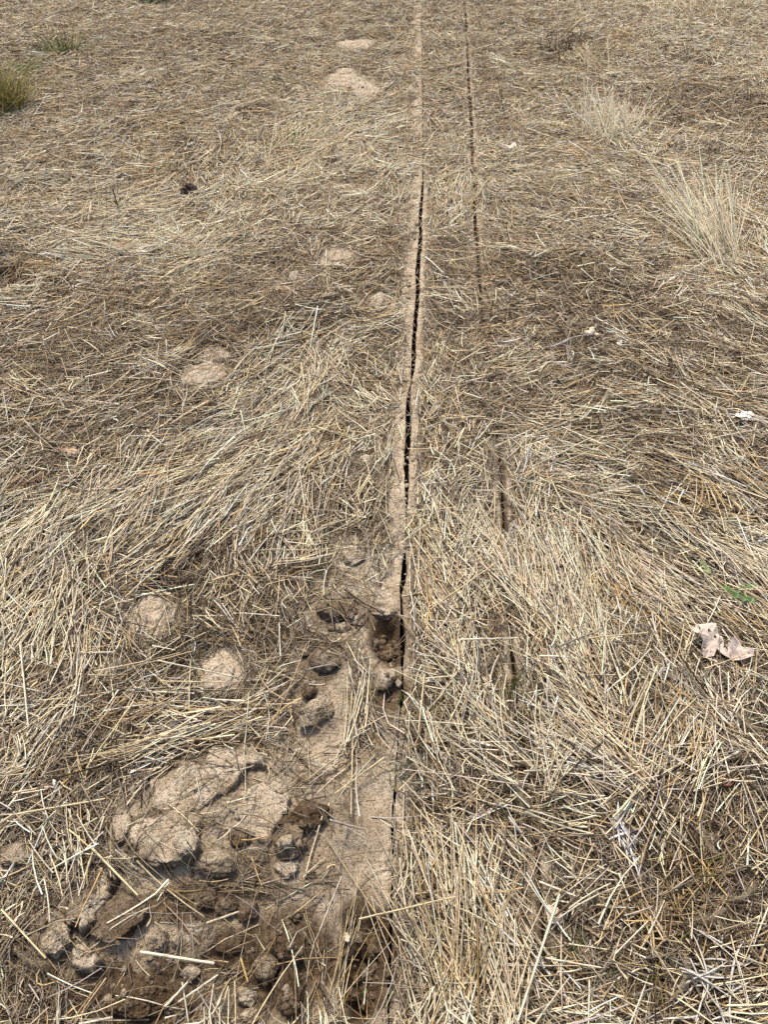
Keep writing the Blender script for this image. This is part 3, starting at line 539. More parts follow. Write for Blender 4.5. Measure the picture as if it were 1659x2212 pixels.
# -- locks: sheaves of parallel stalks the mower or the wind laid down together
def make_locks():
    sets = []
    for dens, nr, Lr in ((85, (10, 34), (.10, .27)), (170, (5, 16), (.07, .17)), (150, (14, 34), (.14, .27))):
        x, y = scatter(dens, 2.2, .75); q = fidx(x, y); cv = COVER[hidx(x, y)]
        k = (rng.random(len(x)) < np.clip(.22 + .85 * FC[q] ** 1.5 + 1.0 * PATCH2[q] + .5 * PATCH[q], .08, 1)) & (rng.random(len(x)) < cv); x, y, q = x[k], y[k], q[k]; 
        if dens == 150: k = (FP[q] > .72) & (FC[q] > .62); x, y, q = x[k], y[k], q[k]       # the swaths
        m = len(x); th = FA[q] + rng.normal(0, 1, m) * (1.25 - 1.1 * FC[q]) * 1.1 + np.pi * (rng.random(m) < .5); L = rng.uniform(*Lr, m) * (.52 + .75 * FC[q] ** 2.5); cnt = rng.integers(*nr, m); wd = rng.uniform(.012, .05, m); fan = rng.normal(0, .28, m); hz = rng.uniform(.006, .030, m)
        pale = np.clip(1.25 * FP[q] - .12 + .65 * PATCH2[q] + .4 * PATCH[q] + rng.normal(0, .14, m), 0, 1); pale = np.where(dens == 150, .85 + .15 * pale, pale); pit = rng.normal(.02, .07, m); cu = rng.normal(0, .05, m)
        fk0 = far_k(x, y); cnt = np.maximum(4, (cnt / fk0 ** .35).astype(int))
        e = np.repeat(np.arange(m), cnt); n = len(e); o = rng.normal(0, 1, n); al = rng.normal(0, .22, n) * L[e]; X0, Y0 = x[e], y[e]; t = th[e] + fan[e] * o * .6 + rng.normal(0, 1, n) * (.36 - .24 * FC[fidx(X0, Y0)])
        X = x[e] + np.cos(th[e]) * al - np.sin(th[e]) * o * wd[e] * fk0[e] ** .2; Y = y[e] + np.sin(th[e]) * al + np.cos(th[e]) * o * wd[e] * fk0[e] ** .2
        q2 = fidx(X, Y); LL = L[e] * rng.uniform(.5, 1.15, n) * far_k(X, Y) ** .15; k = keep(X, Y, t, LL, .02); LL = LL[k]; e, X, Y, t, q2 = e[k], X[k], Y[k], t[k], q2[k]; n = len(e); fk = far_k(X, Y)
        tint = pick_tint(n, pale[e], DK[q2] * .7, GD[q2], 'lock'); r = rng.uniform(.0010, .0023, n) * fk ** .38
        sets.append(lying(X, Y, t, LL, r, tint, hz[e] + rng.uniform(-.006, .012, n), pit[e] + rng.normal(0, .13, n), cu[e] + rng.normal(0, .03, n), np.where(rng.random(n) < .12, rng.normal(0, .25, n), 0), 3, .4, rng.choice([1, 1, .45], n), rng.uniform(-.7, .7, n), .15))
    return sets
# -- loose single stalks on top, every which way
def make_loose():
    sets = []
    for dens, Lr, rr, tilt in ((1300, (.05, .17), (.0011, .0024), .20), (1500, (.025, .09), (.0009, .0020), .28), (160, (.12, .30), (.0007, .0015), .32)):
        x, y = scatter(dens, 2.2, .6); q = fidx(x, y); n = len(x); th = np.where(rng.random(n) < .45, FA[q] + rng.normal(0, .4, n), rng.uniform(0, 6.28, n)); LL = rng.uniform(*Lr, n) * far_k(x, y) ** .1; k = keep(x, y, th, LL, .055, .95) & (rng.random(len(x)) < np.clip(.55 + .55 * FP[q] + .5 * PATCH2[q], .25, 1)); x, y, q, th, LL = x[k], y[k], q[k], th[k], LL[k]; n = len(x); fk = far_k(x, y)
        pale = np.clip(FP[q] * .95 + .02 + .45 * PATCH2[q], 0, 1)
        z = rng.uniform(.004, .030, n) * (0.25 + .75 * COVER[hidx(x, y)])
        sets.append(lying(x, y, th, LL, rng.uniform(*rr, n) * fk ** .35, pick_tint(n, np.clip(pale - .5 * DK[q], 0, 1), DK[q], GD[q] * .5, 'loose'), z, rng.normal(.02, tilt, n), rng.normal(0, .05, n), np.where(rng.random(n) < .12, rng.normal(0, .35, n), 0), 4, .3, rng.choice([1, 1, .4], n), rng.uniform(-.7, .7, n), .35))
    return sets
# -- chaff: flat bits of torn leaf and husk
def make_chaff():
    x, y = scatter(650, 2.2, .8); q = fidx(x, y); n = len(x); th = rng.uniform(0, 6.28, n); LL = rng.uniform(.015, .07, n); k = keep(x, y, th, LL, .05, .9); x, y, q, th, LL = x[k], y[k], q[k], th[k], LL[k]; n = len(x)
    return [lying(x, y, th, LL, rng.uniform(.0012, .0032, n) * far_k(x, y) ** .25, pick_tint(n, FP[q] * .7, DK[q] * .6, GD[q] * .3, 'lock') * .92, rng.uniform(.004, .026, n), rng.normal(.02, .16, n), rng.normal(0, .45, n), rng.normal(0, .15, n), 4, .75, rng.uniform(.08, .2, n), rng.uniform(-.9, .9, n), .4)]
# -- fine curly hay and stubble poking up here and there
def make_wisps():
    x, y = scatter(1100, 2.2, .7); q = fidx(x, y); k = rng.random(len(x)) < COVER[hidx(x, y)] * (.25 + .5 * GD[q] + .4 * (PATCH2[q] > .15)); x, y, q = x[k], y[k], q[k]; n = len(x); fk = far_k(x, y)
    tint = pick_tint(n, FP[q], 0 * DK[q], .2 + GD[q] * 2.5, 'lock')
    a = lying(x, y, rng.uniform(0, 6.28, n), rng.uniform(.05, .16, n), rng.uniform(.0003, .0006, n) * fk ** .6, tint, rng.uniform(.01, .035, n), rng.normal(.05, .15, n), rng.normal(0, .6, n), rng.normal(0, .2, n), 6, .4, None, None, .5)
    # stubble: short stalks standing at a slant
    x, y = scatter(620, 2.2, .30); q = fidx(x, y); k = rng.random(len(x)) < COVER[hidx(x, y)] * (.30 + .6 * sstep(1.2, 2.6, y)); x, y, q = x[k], y[k], q[k]; n = len(x); fk = far_k(x, y)
    el = rng.uniform(.35, 1.35, n); az = rng.uniform(0, 6.28, n); L = rng.uniform(.03, .13, n); s = np.linspace(0, 1, 4)[None]
    bend = rng.normal(0, .15, n)[:, None] * s * s * L[:, None]
    P = np.stack([x[:, None] + np.cos(az)[:, None] * np.cos(el)[:, None] * L[:, None] * s + bend, y[:, None] + np.sin(az)[:, None] * np.cos(el)[:, None] * L[:, None] * s - bend, HZ(x, y)[:, None] + np.sin(el)[:, None] * L[:, None] * s], -1)
    t = pick_tint(n, np.clip(FP[q] + .2, 0, 1), DK[q] * .6, GD[q] * .4, 'loose'); R = rng.uniform(.0006, .0013, n)[:, None] * fk[:, None] ** .45 * (1 - .4 * s)
    return [a, (P, R, np.repeat(t[:, None], 4, 1), None, None)]
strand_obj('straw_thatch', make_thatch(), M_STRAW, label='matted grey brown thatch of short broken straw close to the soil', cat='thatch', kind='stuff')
strand_obj('flattened_straw', make_locks(), M_STRAW, label='pale dry grass stalks flattened in combed swaths over the field', cat='straw', kind='stuff')
strand_obj('loose_straw', make_loose() , M_STRAW, label='single loose straws strewn every which way on top', cat='straw', kind='stuff')
strand_obj('straw_chaff', make_chaff(), M_STRAW, label='flat torn bits of leaf and husk scattered through the straw', cat='chaff', kind='stuff')
strand_obj('hay_wisps', make_wisps(), M_STRAW, label='fine curly hay and short slanting stubble over the mat', cat='hay', kind='stuff')

# ------------------------------------------------------------------ things lying in or growing from the straw
def strands(name, P, R, tint, mat, label, cat, base, group=None, kind=None, flat=None):
    """P list of polylines (same count of points each) in world space"""
    P = np.array(P, float); n, s, _ = P.shape; R = np.array(R, float)
    R = np.repeat(R[:, None], s, 1) if R.ndim == 1 else R
    C = np.array(tint, float); C = np.repeat(C[:, None], s, 1) if C.ndim == 2 else C
    return strand_obj(name, [(P, R, np.clip(C, .005, .85), flat, None)], mat, loc=tuple(float(q) for q in base), label=label, cat=cat, group=group, kind=kind)
def at(u, v, lift=0.0):
    x, y = (float(q) for q in U(u, v)); z = float(HZ(x, y)) + lift; x, y = (float(q) for q in U(u, v, z)); return x, y, float(HZ(x, y)) + lift

# -- upright tufts of straw
def tuft(name, label, cat, u, v, ru, rv, n, L, lean, leanaz, spread, tints, r=(.0008, .0018), droop=.12, group=None, mat=M_STRAW, seg=5):
    x0, y0, z0 = at(u, v); sx, sy = px(u, v, ru), abs(float(U(u, v - rv)[1] - U(u, v)[1])); P, R, C = [], [], []
    for _ in range(n):
        a, q = random.uniform(0, 6.28), math.sqrt(random.random()); x, y = x0 + sx * q * math.cos(a), y0 + sy * q * math.sin(a); z = float(HZ(x, y)) - .004
        az = math.radians(leanaz) + random.gauss(0, spread); el = math.radians(min(88, max(8, random.gauss(lean, 13)))); l = random.uniform(*L); d = droop * random.uniform(.3, 1.5)
        s = np.linspace(0, 1, seg)
        P.append(np.stack([x + math.cos(az) * math.cos(el) * l * s + d * l * s * s * math.cos(az), y + math.sin(az) * math.cos(el) * l * s + d * l * s * s * math.sin(az), np.maximum(z + l * math.sin(el) * s - d * l * s * s, z + .002)], 1))
        rr = random.uniform(*r) * max(1, depth_at(x0, y0) / 2.2) ** .5; R.append(rr * (1 - .55 * s)); C.append(np.array(random.choice(tints)) * math.exp(random.gauss(0, .15)))
    return strands(name, P, R, C, mat, label, cat, (x0, y0, z0), group)
PALE = [(.76,.65,.47), (.72,.60,.40), (.65,.52,.31), (.55,.42,.22)]; GOLD = [(.56,.37,.12), (.50,.31,.09), (.60,.43,.19), (.40,.24,.07)]
GREEN = [(.085,.13,.025), (.12,.17,.035), (.06,.10,.02), (.17,.20,.05)]; OLIVE = [(.20,.19,.045), (.28,.25,.07), (.14,.15,.035), (.36,.29,.09)]; BROWN = [(.09,.055,.03), (.13,.08,.045), (.06,.038,.022)]
tuft('straw_tuft', 'tall pale straw tuft leaning away, beside two round green leaves', 'straw tuft', 1552, 560, 46, 44, 150, (.16, .46), 36, 104, .26, [(.82,.71,.52), (.78,.66,.45)], (.0018, .0032))
tuft('straw_tuft', 'spiky upright pale straw tuft in front of a shaded dark hollow', 'straw tuft', 1315, 300, 66, 22, 100, (.10, .34), 50, 92, .45, [(.82,.71,.52), (.78,.66,.45)], (.0016, .0028))
tuft('straw_tuft', 'thin fan of upright straws rising high among far brown thatch', 'straw tuft', 518, 165, 8, 6, 11, (.14, .36), 70, 80, .6, PALE)
tuft('straw_tuft', 'broad bunch of long straws fanning up from the bottom edge by the crack', 'straw tuft', 1000, 2195, 54, 70, 90, (.14, .32), 20, 92, .36, PALE, (.0012, .0022))
tuft('straw_tuft', 'sheaf of pale straws hung over the dark stick', 'straw tuft', 262, 452, 26, 14, 60, (.10, .26), 22, -40, .8, PALE, (.0014, .0024))
tuft('straw_tuft', 'upright bleached straws right of the fading crack, near midfield', 'straw tuft', 985, 440, 46, 26, 70, (.10, .26), 14, 62, .4, PALE, (.0012, .0022))
tuft('straw_tuft', 'loose fan of bent straws along the pale far swath with a green sprig', 'straw tuft', 610, 355, 80, 34, 100, (.12, .36), 24, 60, .7, PALE, (.0014, .0025))
tuft('straw_tuft', 'small bristling pale tuft in front of the dead weed patch', 'straw tuft', 1290, 150, 30, 12, 34, (.08, .24), 45, 110, .5, PALE, (.0016, .0026))
tuft('straw_tuft', 'pale tuft standing near the far corner, by the horizon side', 'straw tuft', 1480, 30, 80, 16, 70, (.08, .26), 36, 80, .6, PALE, (.0016, .0026))
tuft('straw_tuft', 'orange yellow curly hay knot with tangled ends', 'hay tuft', 1540, 1872, 26, 18, 60, (.04, .11), 15, 90, 3, GOLD, (.0004, .0009), .5)
tuft('straw_tuft', 'wide golden tangle of thin hay below the bleached blades', 'hay tuft', 1395, 2000, 60, 20, 90, (.06, .17), 12, 0, 3, GOLD, (.0004, .0009), .4)
tuft('straw_tuft', 'golden hay tangle close to the torn pink leaf', 'hay tuft', 1392, 1352, 28, 24, 60, (.05, .12), 18, 90, 3, GOLD, (.0004, .0009), .5)
tuft('straw_tuft', 'brown yellow hay tuft shading the hollow at the frame edge', 'hay tuft', 78, 548, 60, 10, 70, (.08, .18), 14, 20, .9, GOLD, (.0006, .0012), .4)
tuft('straw_tuft', 'curved golden straws lying down the dug patch beside the pit', 'hay tuft', 712, 2180, 24, 40, 16, (.10, .24), 14, 80, .35, GOLD + PALE, (.0006, .0012), .3)

# -- green and olive grass, weeds
def gt(label, u, v, ru, rv, n, L, tints=GREEN, lean=55, r=(.0010, .0022), group=None, name='grass_tuft'):
    return tuft(name, label, 'grass tuft', u, v, ru, rv, n, L, lean, 90, 3.2, tints, r, .25, group, M_GREEN, 6)
gt('dense olive yellow grass tuft cut by the frame edge', 14, 240, 36, 14, 340, (.14, .34), [(.26,.23,.06), (.34,.28,.09), (.18,.18,.045), (.44,.34,.13)], 66)
gt('low green grass tuft with two dead dark stems', 132, 118, 34, 8, 110, (.08, .2), OLIVE + GREEN, 50)
gt('small dark green grass tuft nearest to the olive one', 64, 158, 18, 8, 50, (.07, .16), GREEN, 45)
gt('far green grass tuft beside a darker larger one', 218, 2, 22, 6, 70, (.12, .24), OLIVE + GREEN, 60)
gt('farthest and darkest green grass tuft', 335, 6, 26, 6, 110, (.12, .28), GREEN, 62)
for u, v, l in ((185, 960, 'few green blades in straw beyond an oak leaf'), (140, 1335, 'green blades showing through dark straw by the frame edge'), (790, 1010, 'green blades behind a pale lump near the crack'), (400, 520, 'faint green blades in front of the dark dung clump'), (415, 565, 'second sparse green blades in front of the dark dung clump'),
                (1240, 200, 'green leafy blades below the dead weed patch'), (1105, 1490, 'green blades deep between steep straws'), (1215, 2080, 'green blade pair between crossing straws near the lower edge'), (1335, 2205, 'green blades at the very bottom edge'), (1580, 2190, 'green grass blades in the bottom corner'), (1430, 2060, 'small green blade by a golden tangle'),
                (1470, 1080, 'green blades under wavy straw'), (1440, 130, 'far pale green blades beyond the dead weed'), (1560, 120, 'far green grass near the bleached bank'), (1620, 190, 'green shade grass by the frame edge'), (700, 1240, 'two green blades on the pale crust'), (1100, 1620, 'tiny green blades beside the second crack'), (1510, 1880, 'green blade by the orange yellow hay knot')):
    gt(l, u, v, 9, 7, random.randint(7, 14), (.03, .07), GREEN, 50, (.0008, .0018))
gt('single upright green blade at the second hole', 861, 1530, 2, 2, 3, (.03, .05), GREEN, 75, (.0018, .0026))
def weed(label, u, v, n, L, tints, spread=1.0, r=.0012, name='dead_weed', leafy=0, ru=6, rv=4):
    x0, y0, z0 = at(u, v); P, R, C = [], [], []; s = np.linspace(0, 1, 6)
    for _ in range(n):
        x, y = x0 + px(u, v, random.uniform(-ru, ru)), y0 + abs(float(U(u, v - rv)[1] - U(u, v)[1])) * random.uniform(-1, 1); z = float(HZ(x, y)); az = random.uniform(0, 6.28); ln = random.uniform(.05, .35) * spread; l = random.uniform(*L); fk = max(1, depth_at(x, y) / 2.2) ** .6
        wob = np.cumsum(np.array([random.gauss(0, .06) for _ in s])) * l * .3
        Q = np.stack([x + math.cos(az) * ln * l * s + wob, y + math.sin(az) * ln * l * s, z + l * s], 1); P.append(Q); R.append(r * fk * (1 - .5 * s)); t = np.array(random.choice(tints)); C.append(t)
        for k in range(leafy):
            b = Q[random.randint(2, 5)]; a2 = random.uniform(0, 6.28); e = random.uniform(-.3, .8); ll = l * random.uniform(.12, .25); w = np.sin(math.pi * np.clip(s, .03, .97)) ** .8
            P.append(np.stack([b[0] + math.cos(a2) * ll * s, b[1] + math.sin(a2) * ll * s, b[2] + e * ll * s], 1)); R.append(ll * .16 * w); C.append(t)
    return strands(name, P, R, C, M_WOOD if tints is BROWN else M_GREEN, label, 'weed', (x0, y0, z0), flat=np.where(np.arange(len(P)) % (leafy + 1) == 0, 1.0, .15))
weed('patch of dead dark brown weed stems in the far straw', 1208, 118, 34, (.06, .15), BROWN, 1.2, .0013, leafy=3, ru=46, rv=8)
weed('small bright green sprig with narrow leaves standing in pale straw', 638, 328, 1, (.10, .11), [(.09, .24, .04)], .3, .0026, 'green_sprig', 22, 1, 1)
weed('thin dark dead stem rising beside the second crack, far off', 1092, 262, 1, (.20, .22), BROWN, 1.3, .0016, ru=1, rv=1)
weed('dark stub of a dead stem in midfield thatch', 1178, 612, 1, (.10, .11), BROWN, .5, .0024, ru=1, rv=1)
weed('short dark stem in far thatch, with a round seed head', 1084, 220, 1, (.08, .09), BROWN, .5, .0016, ru=1, rv=1)
weed('two dark dry stems in the low green tuft', 148, 118, 2, (.14, .2), BROWN, 1.2, .0016, ru=8, rv=2)
weed('dark thin stem standing near the small dark green tuft', 92, 118, 1, (.12, .13), BROWN, .5, .0014, ru=1, rv=1)
weed('dark dead stem by itself in far brown thatch', 364, 165, 1, (.15, .16), BROWN, .5, .0014, ru=1, rv=1)

# -- flat leaves
def leaf(label, u, v, pts, ang, size_px, tint, curl=.15, lift=.022, veins=True, name='fallen_leaf', holes=(), seed=1, thick=.0005, cat='leaf', mat=None, tip=0.0):
    """pts: outline about the origin, roughly unit sized"""
    x0, y0, z0 = at(u, v, lift); S = px(u, v, size_px); pts = np.array(pts, float); B = []
    for i in range(len(pts)):                                                      # ragged rim between the outline's points
        a, b = pts[i], pts[(i + 1) % len(pts)]; m = max(1, int(np.hypot(*(b - a)) / .09))
        for k in range(m): B.append(a + (b - a) * k / m + (np.array([random.gauss(0, .018), random.gauss(0, .018)]) if k else 0))
    B = [Vector(b) for b in B]; E = [(i, (i + 1) % len(B)) for i in range(len(B))]; I = []
    lo, hi = pts.min(0), pts.max(0); g = .036 if size_px > 80 else .07; xs, ys = np.meshgrid(np.arange(lo[0], hi[0], g), np.arange(lo[1], hi[1], g)); xs = xs + rng.uniform(-.02, .02, xs.shape); ys = ys + rng.uniform(-.02, .02, ys.shape)
    ok = poly_sdf(xs, ys, [tuple(b) for b in B]) > .03
    I = [Vector((a, b)) for a, b in zip(xs[ok], ys[ok])]
    vv, _, ff, *_r = delaunay_2d_cdt(B + I, E, [], 1, 1e-5)
    V2 = np.array([q[:] for q in vv]); ff = np.array([f for f in ff if len(f) == 3]); c = V2[ff].mean(1)
    for hx, hy, hr in holes: k = np.hypot(c[:, 0] - hx, c[:, 1] - hy) > hr; ff, c = ff[k], c[k]
    a = img_angle(u, v, ang); ca, sa = math.cos(a), math.sin(a); st = abs(float(U(u, v - 10)[1] - U(u, v + 10)[1])) / 20 / (px(u, v, 1)); st = 1.0
    X, Y = (V2[:, 0] * ca - V2[:, 1] * sa) * S, (V2[:, 0] * sa + V2[:, 1] * ca) * S
    Z = S * (curl * (V2[:, 0] ** 2 * .5 - np.abs(V2[:, 1]) * .5 + .45 * fbm2(V2[:, 0], V2[:, 1], 3.2, seed, 4)) + tip * V2[:, 0])
    base = HZ(x0 + X, y0 + Y) + .004; Z = np.maximum(Z + z0, base) - z0
    t = np.repeat(np.array([tint]), len(V2), 0) * (1 + .30 * fbm2(V2[:, 0], V2[:, 1], 4, seed + 2, 4))[:, None]
    if veins:
        d = np.abs(V2[:, 1] + .03 * np.sin(V2[:, 0] * 3)); side = np.abs(((V2[:, 0] - np.abs(V2[:, 1]) * .8) * 4) % 1 - .5)
        t *= (1 - .62 * np.exp(-(d / .03) ** 2) - .34 * np.exp(-(side / .08) ** 2))[:, None]
    V = np.stack([X, Y, Z], 1); n = len(V); Vb = V.copy(); Vb[:, 2] -= thick; F = np.concatenate([ff, ff[:, ::-1] + n])
    me = mesh_np(name, np.concatenate([V, Vb]), F, mat or M_LEAF, attrs={'tint': np.clip(np.concatenate([t, t * .8]), .01, .85)})
    return link(name, me, (x0, y0, z0), label, cat)
OAK = [(-.55,-.02),(-.35,.06),(-.30,.22),(-.18,.25),(-.12,.10),(.02,.14),(.06,.34),(.20,.36),(.22,.14),(.36,.16),(.44,.24),(.52,.10),(.60,0),(.50,-.12),(.42,-.26),(.34,-.14),(.22,-.13),(.18,-.36),(.05,-.33),(.02,-.13),(-.14,-.10),(-.20,-.26),(-.32,-.20),(-.36,-.06)]
OVAL = [(-.5,-.03),(-.4,.12),(-.15,.24),(.1,.26),(.35,.16),(.5,.0),(.35,-.17),(.1,-.25),(-.15,-.22),(-.4,-.12)]
TORN = [(-.45,-.1),(-.3,.2),(-.1,.15),(0,.32),(.2,.2),(.4,.28),(.45,0),(.25,-.12),(.1,-.3),(-.1,-.2),(-.3,-.3)]
# the large torn leaf: traced in its own plane, 130 px across
BIG = [(-.49,.10),(-.47,.24),(-.42,.19),(-.36,.24),(-.32,.14),(-.27,.20),(-.26,.32),(-.20,.44),(-.15,.52),(-.11,.40),(-.06,.40),(-.02,.52),(.02,.40),(.08,.34),(.13,.20),(.16,.10),(.14,-.05),(.10,-.17),(.17,-.24),(.20,-.13),(.28,-.01),(.40,-.08),(.47,-.20),(.60,-.26),(.61,-.38),(.48,-.42),(.36,-.44),(.24,-.36),(.12,-.43),(.03,-.36),(-.02,-.30),(-.06,-.22),(-.14,-.36),(-.30,-.34),(-.34,-.20),(-.30,-.06),(-.40,0)]
leaf('large torn pale pink leaf with brown veins lying on the straw', 1550, 1378, BIG, 0, 108, (.56, .455, .375), .75, .040, holes=((.02,.08,.035),(-.10,.16,.04)), seed=3)
leaf('small squarish beige leaf scrap under a long straw', 1198, 1974, [(-.4,-.5),(-.45,.3),(-.3,.5),(.2,.4),(.45,.1),(.4,-.4),(.1,-.5)], 0, 38, (.58, .46, .32), .2, .02, False, seed=4)
leaf('pale tan oak leaf near a few green blades', 148, 974, OAK, -10, 44, (.42, .30, .19), .2, .02, seed=5)
leaf('dark brown oak leaf against the frame edge', 62, 1038, OAK, 20, 46, (.15, .085, .05), .25, .02, seed=6)
leaf('curled rusty brown leaf among steep straws', 1182, 1357, OVAL, 10, 44, (.30, .17, .09), .5, .02, seed=7)
leaf('tan oak leaf folded over the small tan lump', 612, 626, OAK, -20, 48, (.36, .25, .16), .4, .02, seed=8)
leaf('pale curled oak leaf lying in far midfield straw', 712, 378, OAK, 15, 34, (.52, .40, .24), .3, .02, seed=9)
leaf('whitish crumpled leaf near the second crack, far off', 1098, 318, TORN, 0, 40, (.62, .54, .47), .5, .025, False, seed=10)
leaf('grey leaf lying with a broken piece in matted straw', 124, 446, OVAL, 20, 44, (.30, .26, .215), .3, .02, seed=11)
leaf('small grey leaf piece next to the grey leaf', 96, 450, TORN, 50, 26, (.34, .29, .25), .3, .02, seed=12)
leaf('light tan leaf beside the pale chopped straw, midfield', 1118, 608, OAK, 60, 34, (.44, .33, .21), .3, .02, seed=13)
leaf('pale oak leaf near the bark strip', 1188, 768, OAK, 40, 36, (.46, .36, .25), .3, .02, seed=14)
leaf('pale notched leaf leaning on the bark strip', 1278, 722, OAK, 70, 46, (.56, .45, .31), .3, .03, seed=15)
leaf('tan leaf half hidden in straw above the golden weeds', 1052, 608, TORN, 30, 34, (.46, .32, .19), .3, .02, seed=16)
leaf('brown curled leaf deep in the right hand swath', 1312, 1205, OVAL, 15, 40, (.24, .13, .07), .5, .02, seed=17)
leaf('light scrap of leaf in wavy straw near the frame edge', 1548, 900, OVAL, -20, 40, (.56, .44, .28), .4, .025, seed=18)
leaf('pale leaf bit below the second crack strip', 1090, 605, TORN, 0, 26, (.42, .30, .2), .3, .02, seed=19)
leaf('whitish grey leaf shred in a bleached spot', 1420, 1450, TORN, 0, 40, (.46, .40, .34), .3, .02, seed=20)
leaf('rust coloured leaf tip under the long dark stem', 1575, 1690, OVAL, 20, 30, (.22, .10, .06), .4, .02, seed=21)
leaf('tan leaf scrap at the pit edge', 750, 2026, TORN, 80, 22, (.46, .38, .26), .4, .012, False, seed=22)
leaf('green clover leaf at the bottom of the pit', 788, 2141, OVAL, 60, 18, (.07, .13, .03), .2, .012, True, seed=23, mat=M_GREEN)
leaf('pale pink leaf scraps far off beyond the spiky tuft', 1365, 85 + 165, TORN, 0, 34, (.50, .36, .33), .3, .02, False, seed=24)
leaf('white crumpled leaf in far midfield', 1338, 742, TORN, 20, 22, (.62, .54, .44), .4, .02, False, seed=25)
leaf('bright chip of pale leaf among bleached blades', 1610, 892, TORN, 0, 46, (.70, .64, .56), .4, .03, False, seed=26)
# dandelion rosette and round leaves
DAND = [(-.6,0),(-.4,.05),(-.3,.16),(-.22,.05),(-.1,.08),(0,.20),(.06,.07),(.2,.10),(.3,.24),(.38,.10),(.52,.12),(.62,0),(.5,-.12),(.38,-.10),(.30,-.22),(.2,-.09),(.06,-.08),(-.02,-.20),(-.1,-.07),(-.22,-.05),(-.3,-.15),(-.4,-.04)]
leaf('toothed green dandelion leaf lying in the straw above the pink leaf', 1592, 1282, DAND, -28, 66, (.10, .18, .035), .35, .036, seed=30, mat=M_GREEN)
leaf('second toothed green leaf under the dandelion leaf', 1612, 1268, DAND, 10, 40, (.12, .22, .05), .25, .026, seed=31, mat=M_GREEN)
leaf('light green narrow leaf end up in the straw beyond the dandelion', 1524, 1222, DAND, -60, 40, (.22, .31, .09), .25, .03, seed=32, mat=M_GREEN)
leaf('round dark green leaf in front of the tall leaning tuft', 1512, 518, OVAL, 80, 17, (.05, .10, .025), .2, .10, seed=33, mat=M_GREEN)
leaf('small round green leaf beside the dark one in the tall tuft', 1500, 512, OVAL, 30, 11, (.06, .11, .03), .2, .10, seed=34, mat=M_GREEN)
leaf('green leaf up behind a single tall straw', 1476, 496, OVAL, 60, 14, (.08, .14, .03), .2, .09, seed=35, mat=M_GREEN)

# -- sticks, bark, dark lumps
def stick(label, pts, r, tint, name='stick', cat='stick', lump=.25, lift=.012, branches=()):
    P = []
    for u, v, h in pts: x, y, z = at(u, v, lift + h); P.append((x, y, z))
    def dense(P, n=14):
        P = np.array(P); t = np.linspace(0, len(P) - 1, n); return np.stack([np.interp(t, range(len(P)), P[:, k]) for k in range(3)], 1) + rng.normal(0, .0012, (n, 3))
    Q = [dense(P)]; R = [r * np.clip(1 + lump * rng.normal(0, 1, 14), .4, 1.8) * np.linspace(1, .7, 14)]
    for bpts, br in branches: Q.append(dense([at(u, v, lift + h) for u, v, h in bpts])); R.append(br * np.clip(1 + lump * rng.normal(0, 1, 14), .4, 1.8))
    C = np.array([[np.array(tint) * math.exp(random.gauss(0, .3)) for _ in range(14)] for _ in Q])
    return strands(name, Q, R, C, M_WOOD, label, cat, P[0])
stick('dark stick poking up out of the straw sheaf', [(255, 448, 0), (249, 430, .06), (243, 408, .14)], .0042, (.075, .042, .027), lift=.0)
stick('arched strip of grey bark with pale flakes and a dark underside', [(1180, 752, 0), (1205, 745, .012), (1232, 732, .02), (1258, 727, .02), (1285, 726, .018), (1306, 735, .004)], .0075, (.23, .19, .16), 'bark_strip', 'bark', .35, .014, [([(1275, 730, .01), (1286, 748, .006), (1290, 765, 0)], .0045), ([(1278, 726, .015), (1284, 715, .02), (1289, 705, .03)], .005)])
stick('flake of pale bark beneath the arched bark strip', [(1236, 750, 0), (1240, 762, 0), (1236, 776, 0)], .005, (.55, .49, .42), 'bark_strip', 'bark', .3)
stick('bleached forked twig lying by the broken slab', [(85, 1695, 0), (105, 1702, .005), (125, 1704, .004), (138, 1698, 0)], .0042, (.44, .38, .33), 'twig', 'twig', .3, .012, [([(122, 1704, .004), (118, 1690, .01), (119, 1684, .012)], .004)])
stick('thin dark twig leaning in straw at the hollow', [(165, 632, 0), (190, 615, .01), (216, 592, .03)], .003, (.10, .075, .06), 'twig', 'twig', .15)
stick('grey twig lying across pale crust near the brown clod', [(700, 1528, 0), (712, 1542, .008), (722, 1558, .004)], .0030, (.25, .20, .15), 'twig', 'twig', .2)
def lump(label, u, v, ru, rv, seed, tint, hf=.8, name='dung_clump', cat='dung'):
    x0, y0 = U(u, v); rx = px(u, v, ru); V, F, p = clod_verts(seed, 5, rx, rx * rv / ru * 1.3, rx * hf, 1.6, 0); x, y, z = at(u, v, rx * hf * .35); zb = V[:, 2].min(); V[:, 2] -= zb
    t = np.array(tint)[None] * (1 + .6 * fbm3(p, 5, seed, 4))[:, None]
    link(name, mesh_np(name, V, F, M_WOOD, attrs={'tint': np.clip(t, .006, .8)}), (x, y, z + zb), label, cat)
lump('blackish clump of dung with a flat piece in front, in pale straw', 410, 418, 24, 16, 701, (.050, .034, .026), .9)
lump('flat dark piece in front of the blackish clump', 425, 434, 26, 8, 702, (.085, .060, .042), .35)
lump('black round lump in midfield straw by itself', 1257, 366, 13, 10, 703, (.018, .019, .022), .8)
lump('dark brown seed head lump beyond the spiky tuft', 1348, 138, 7, 7, 704, (.035, .022, .018), 1.0, 'seed_head', 'seed head')
lump('dark round seed head low in the far thatch', 1086, 224, 5, 5, 705, (.045, .028, .02), 1.0, 'seed_head', 'seed head')

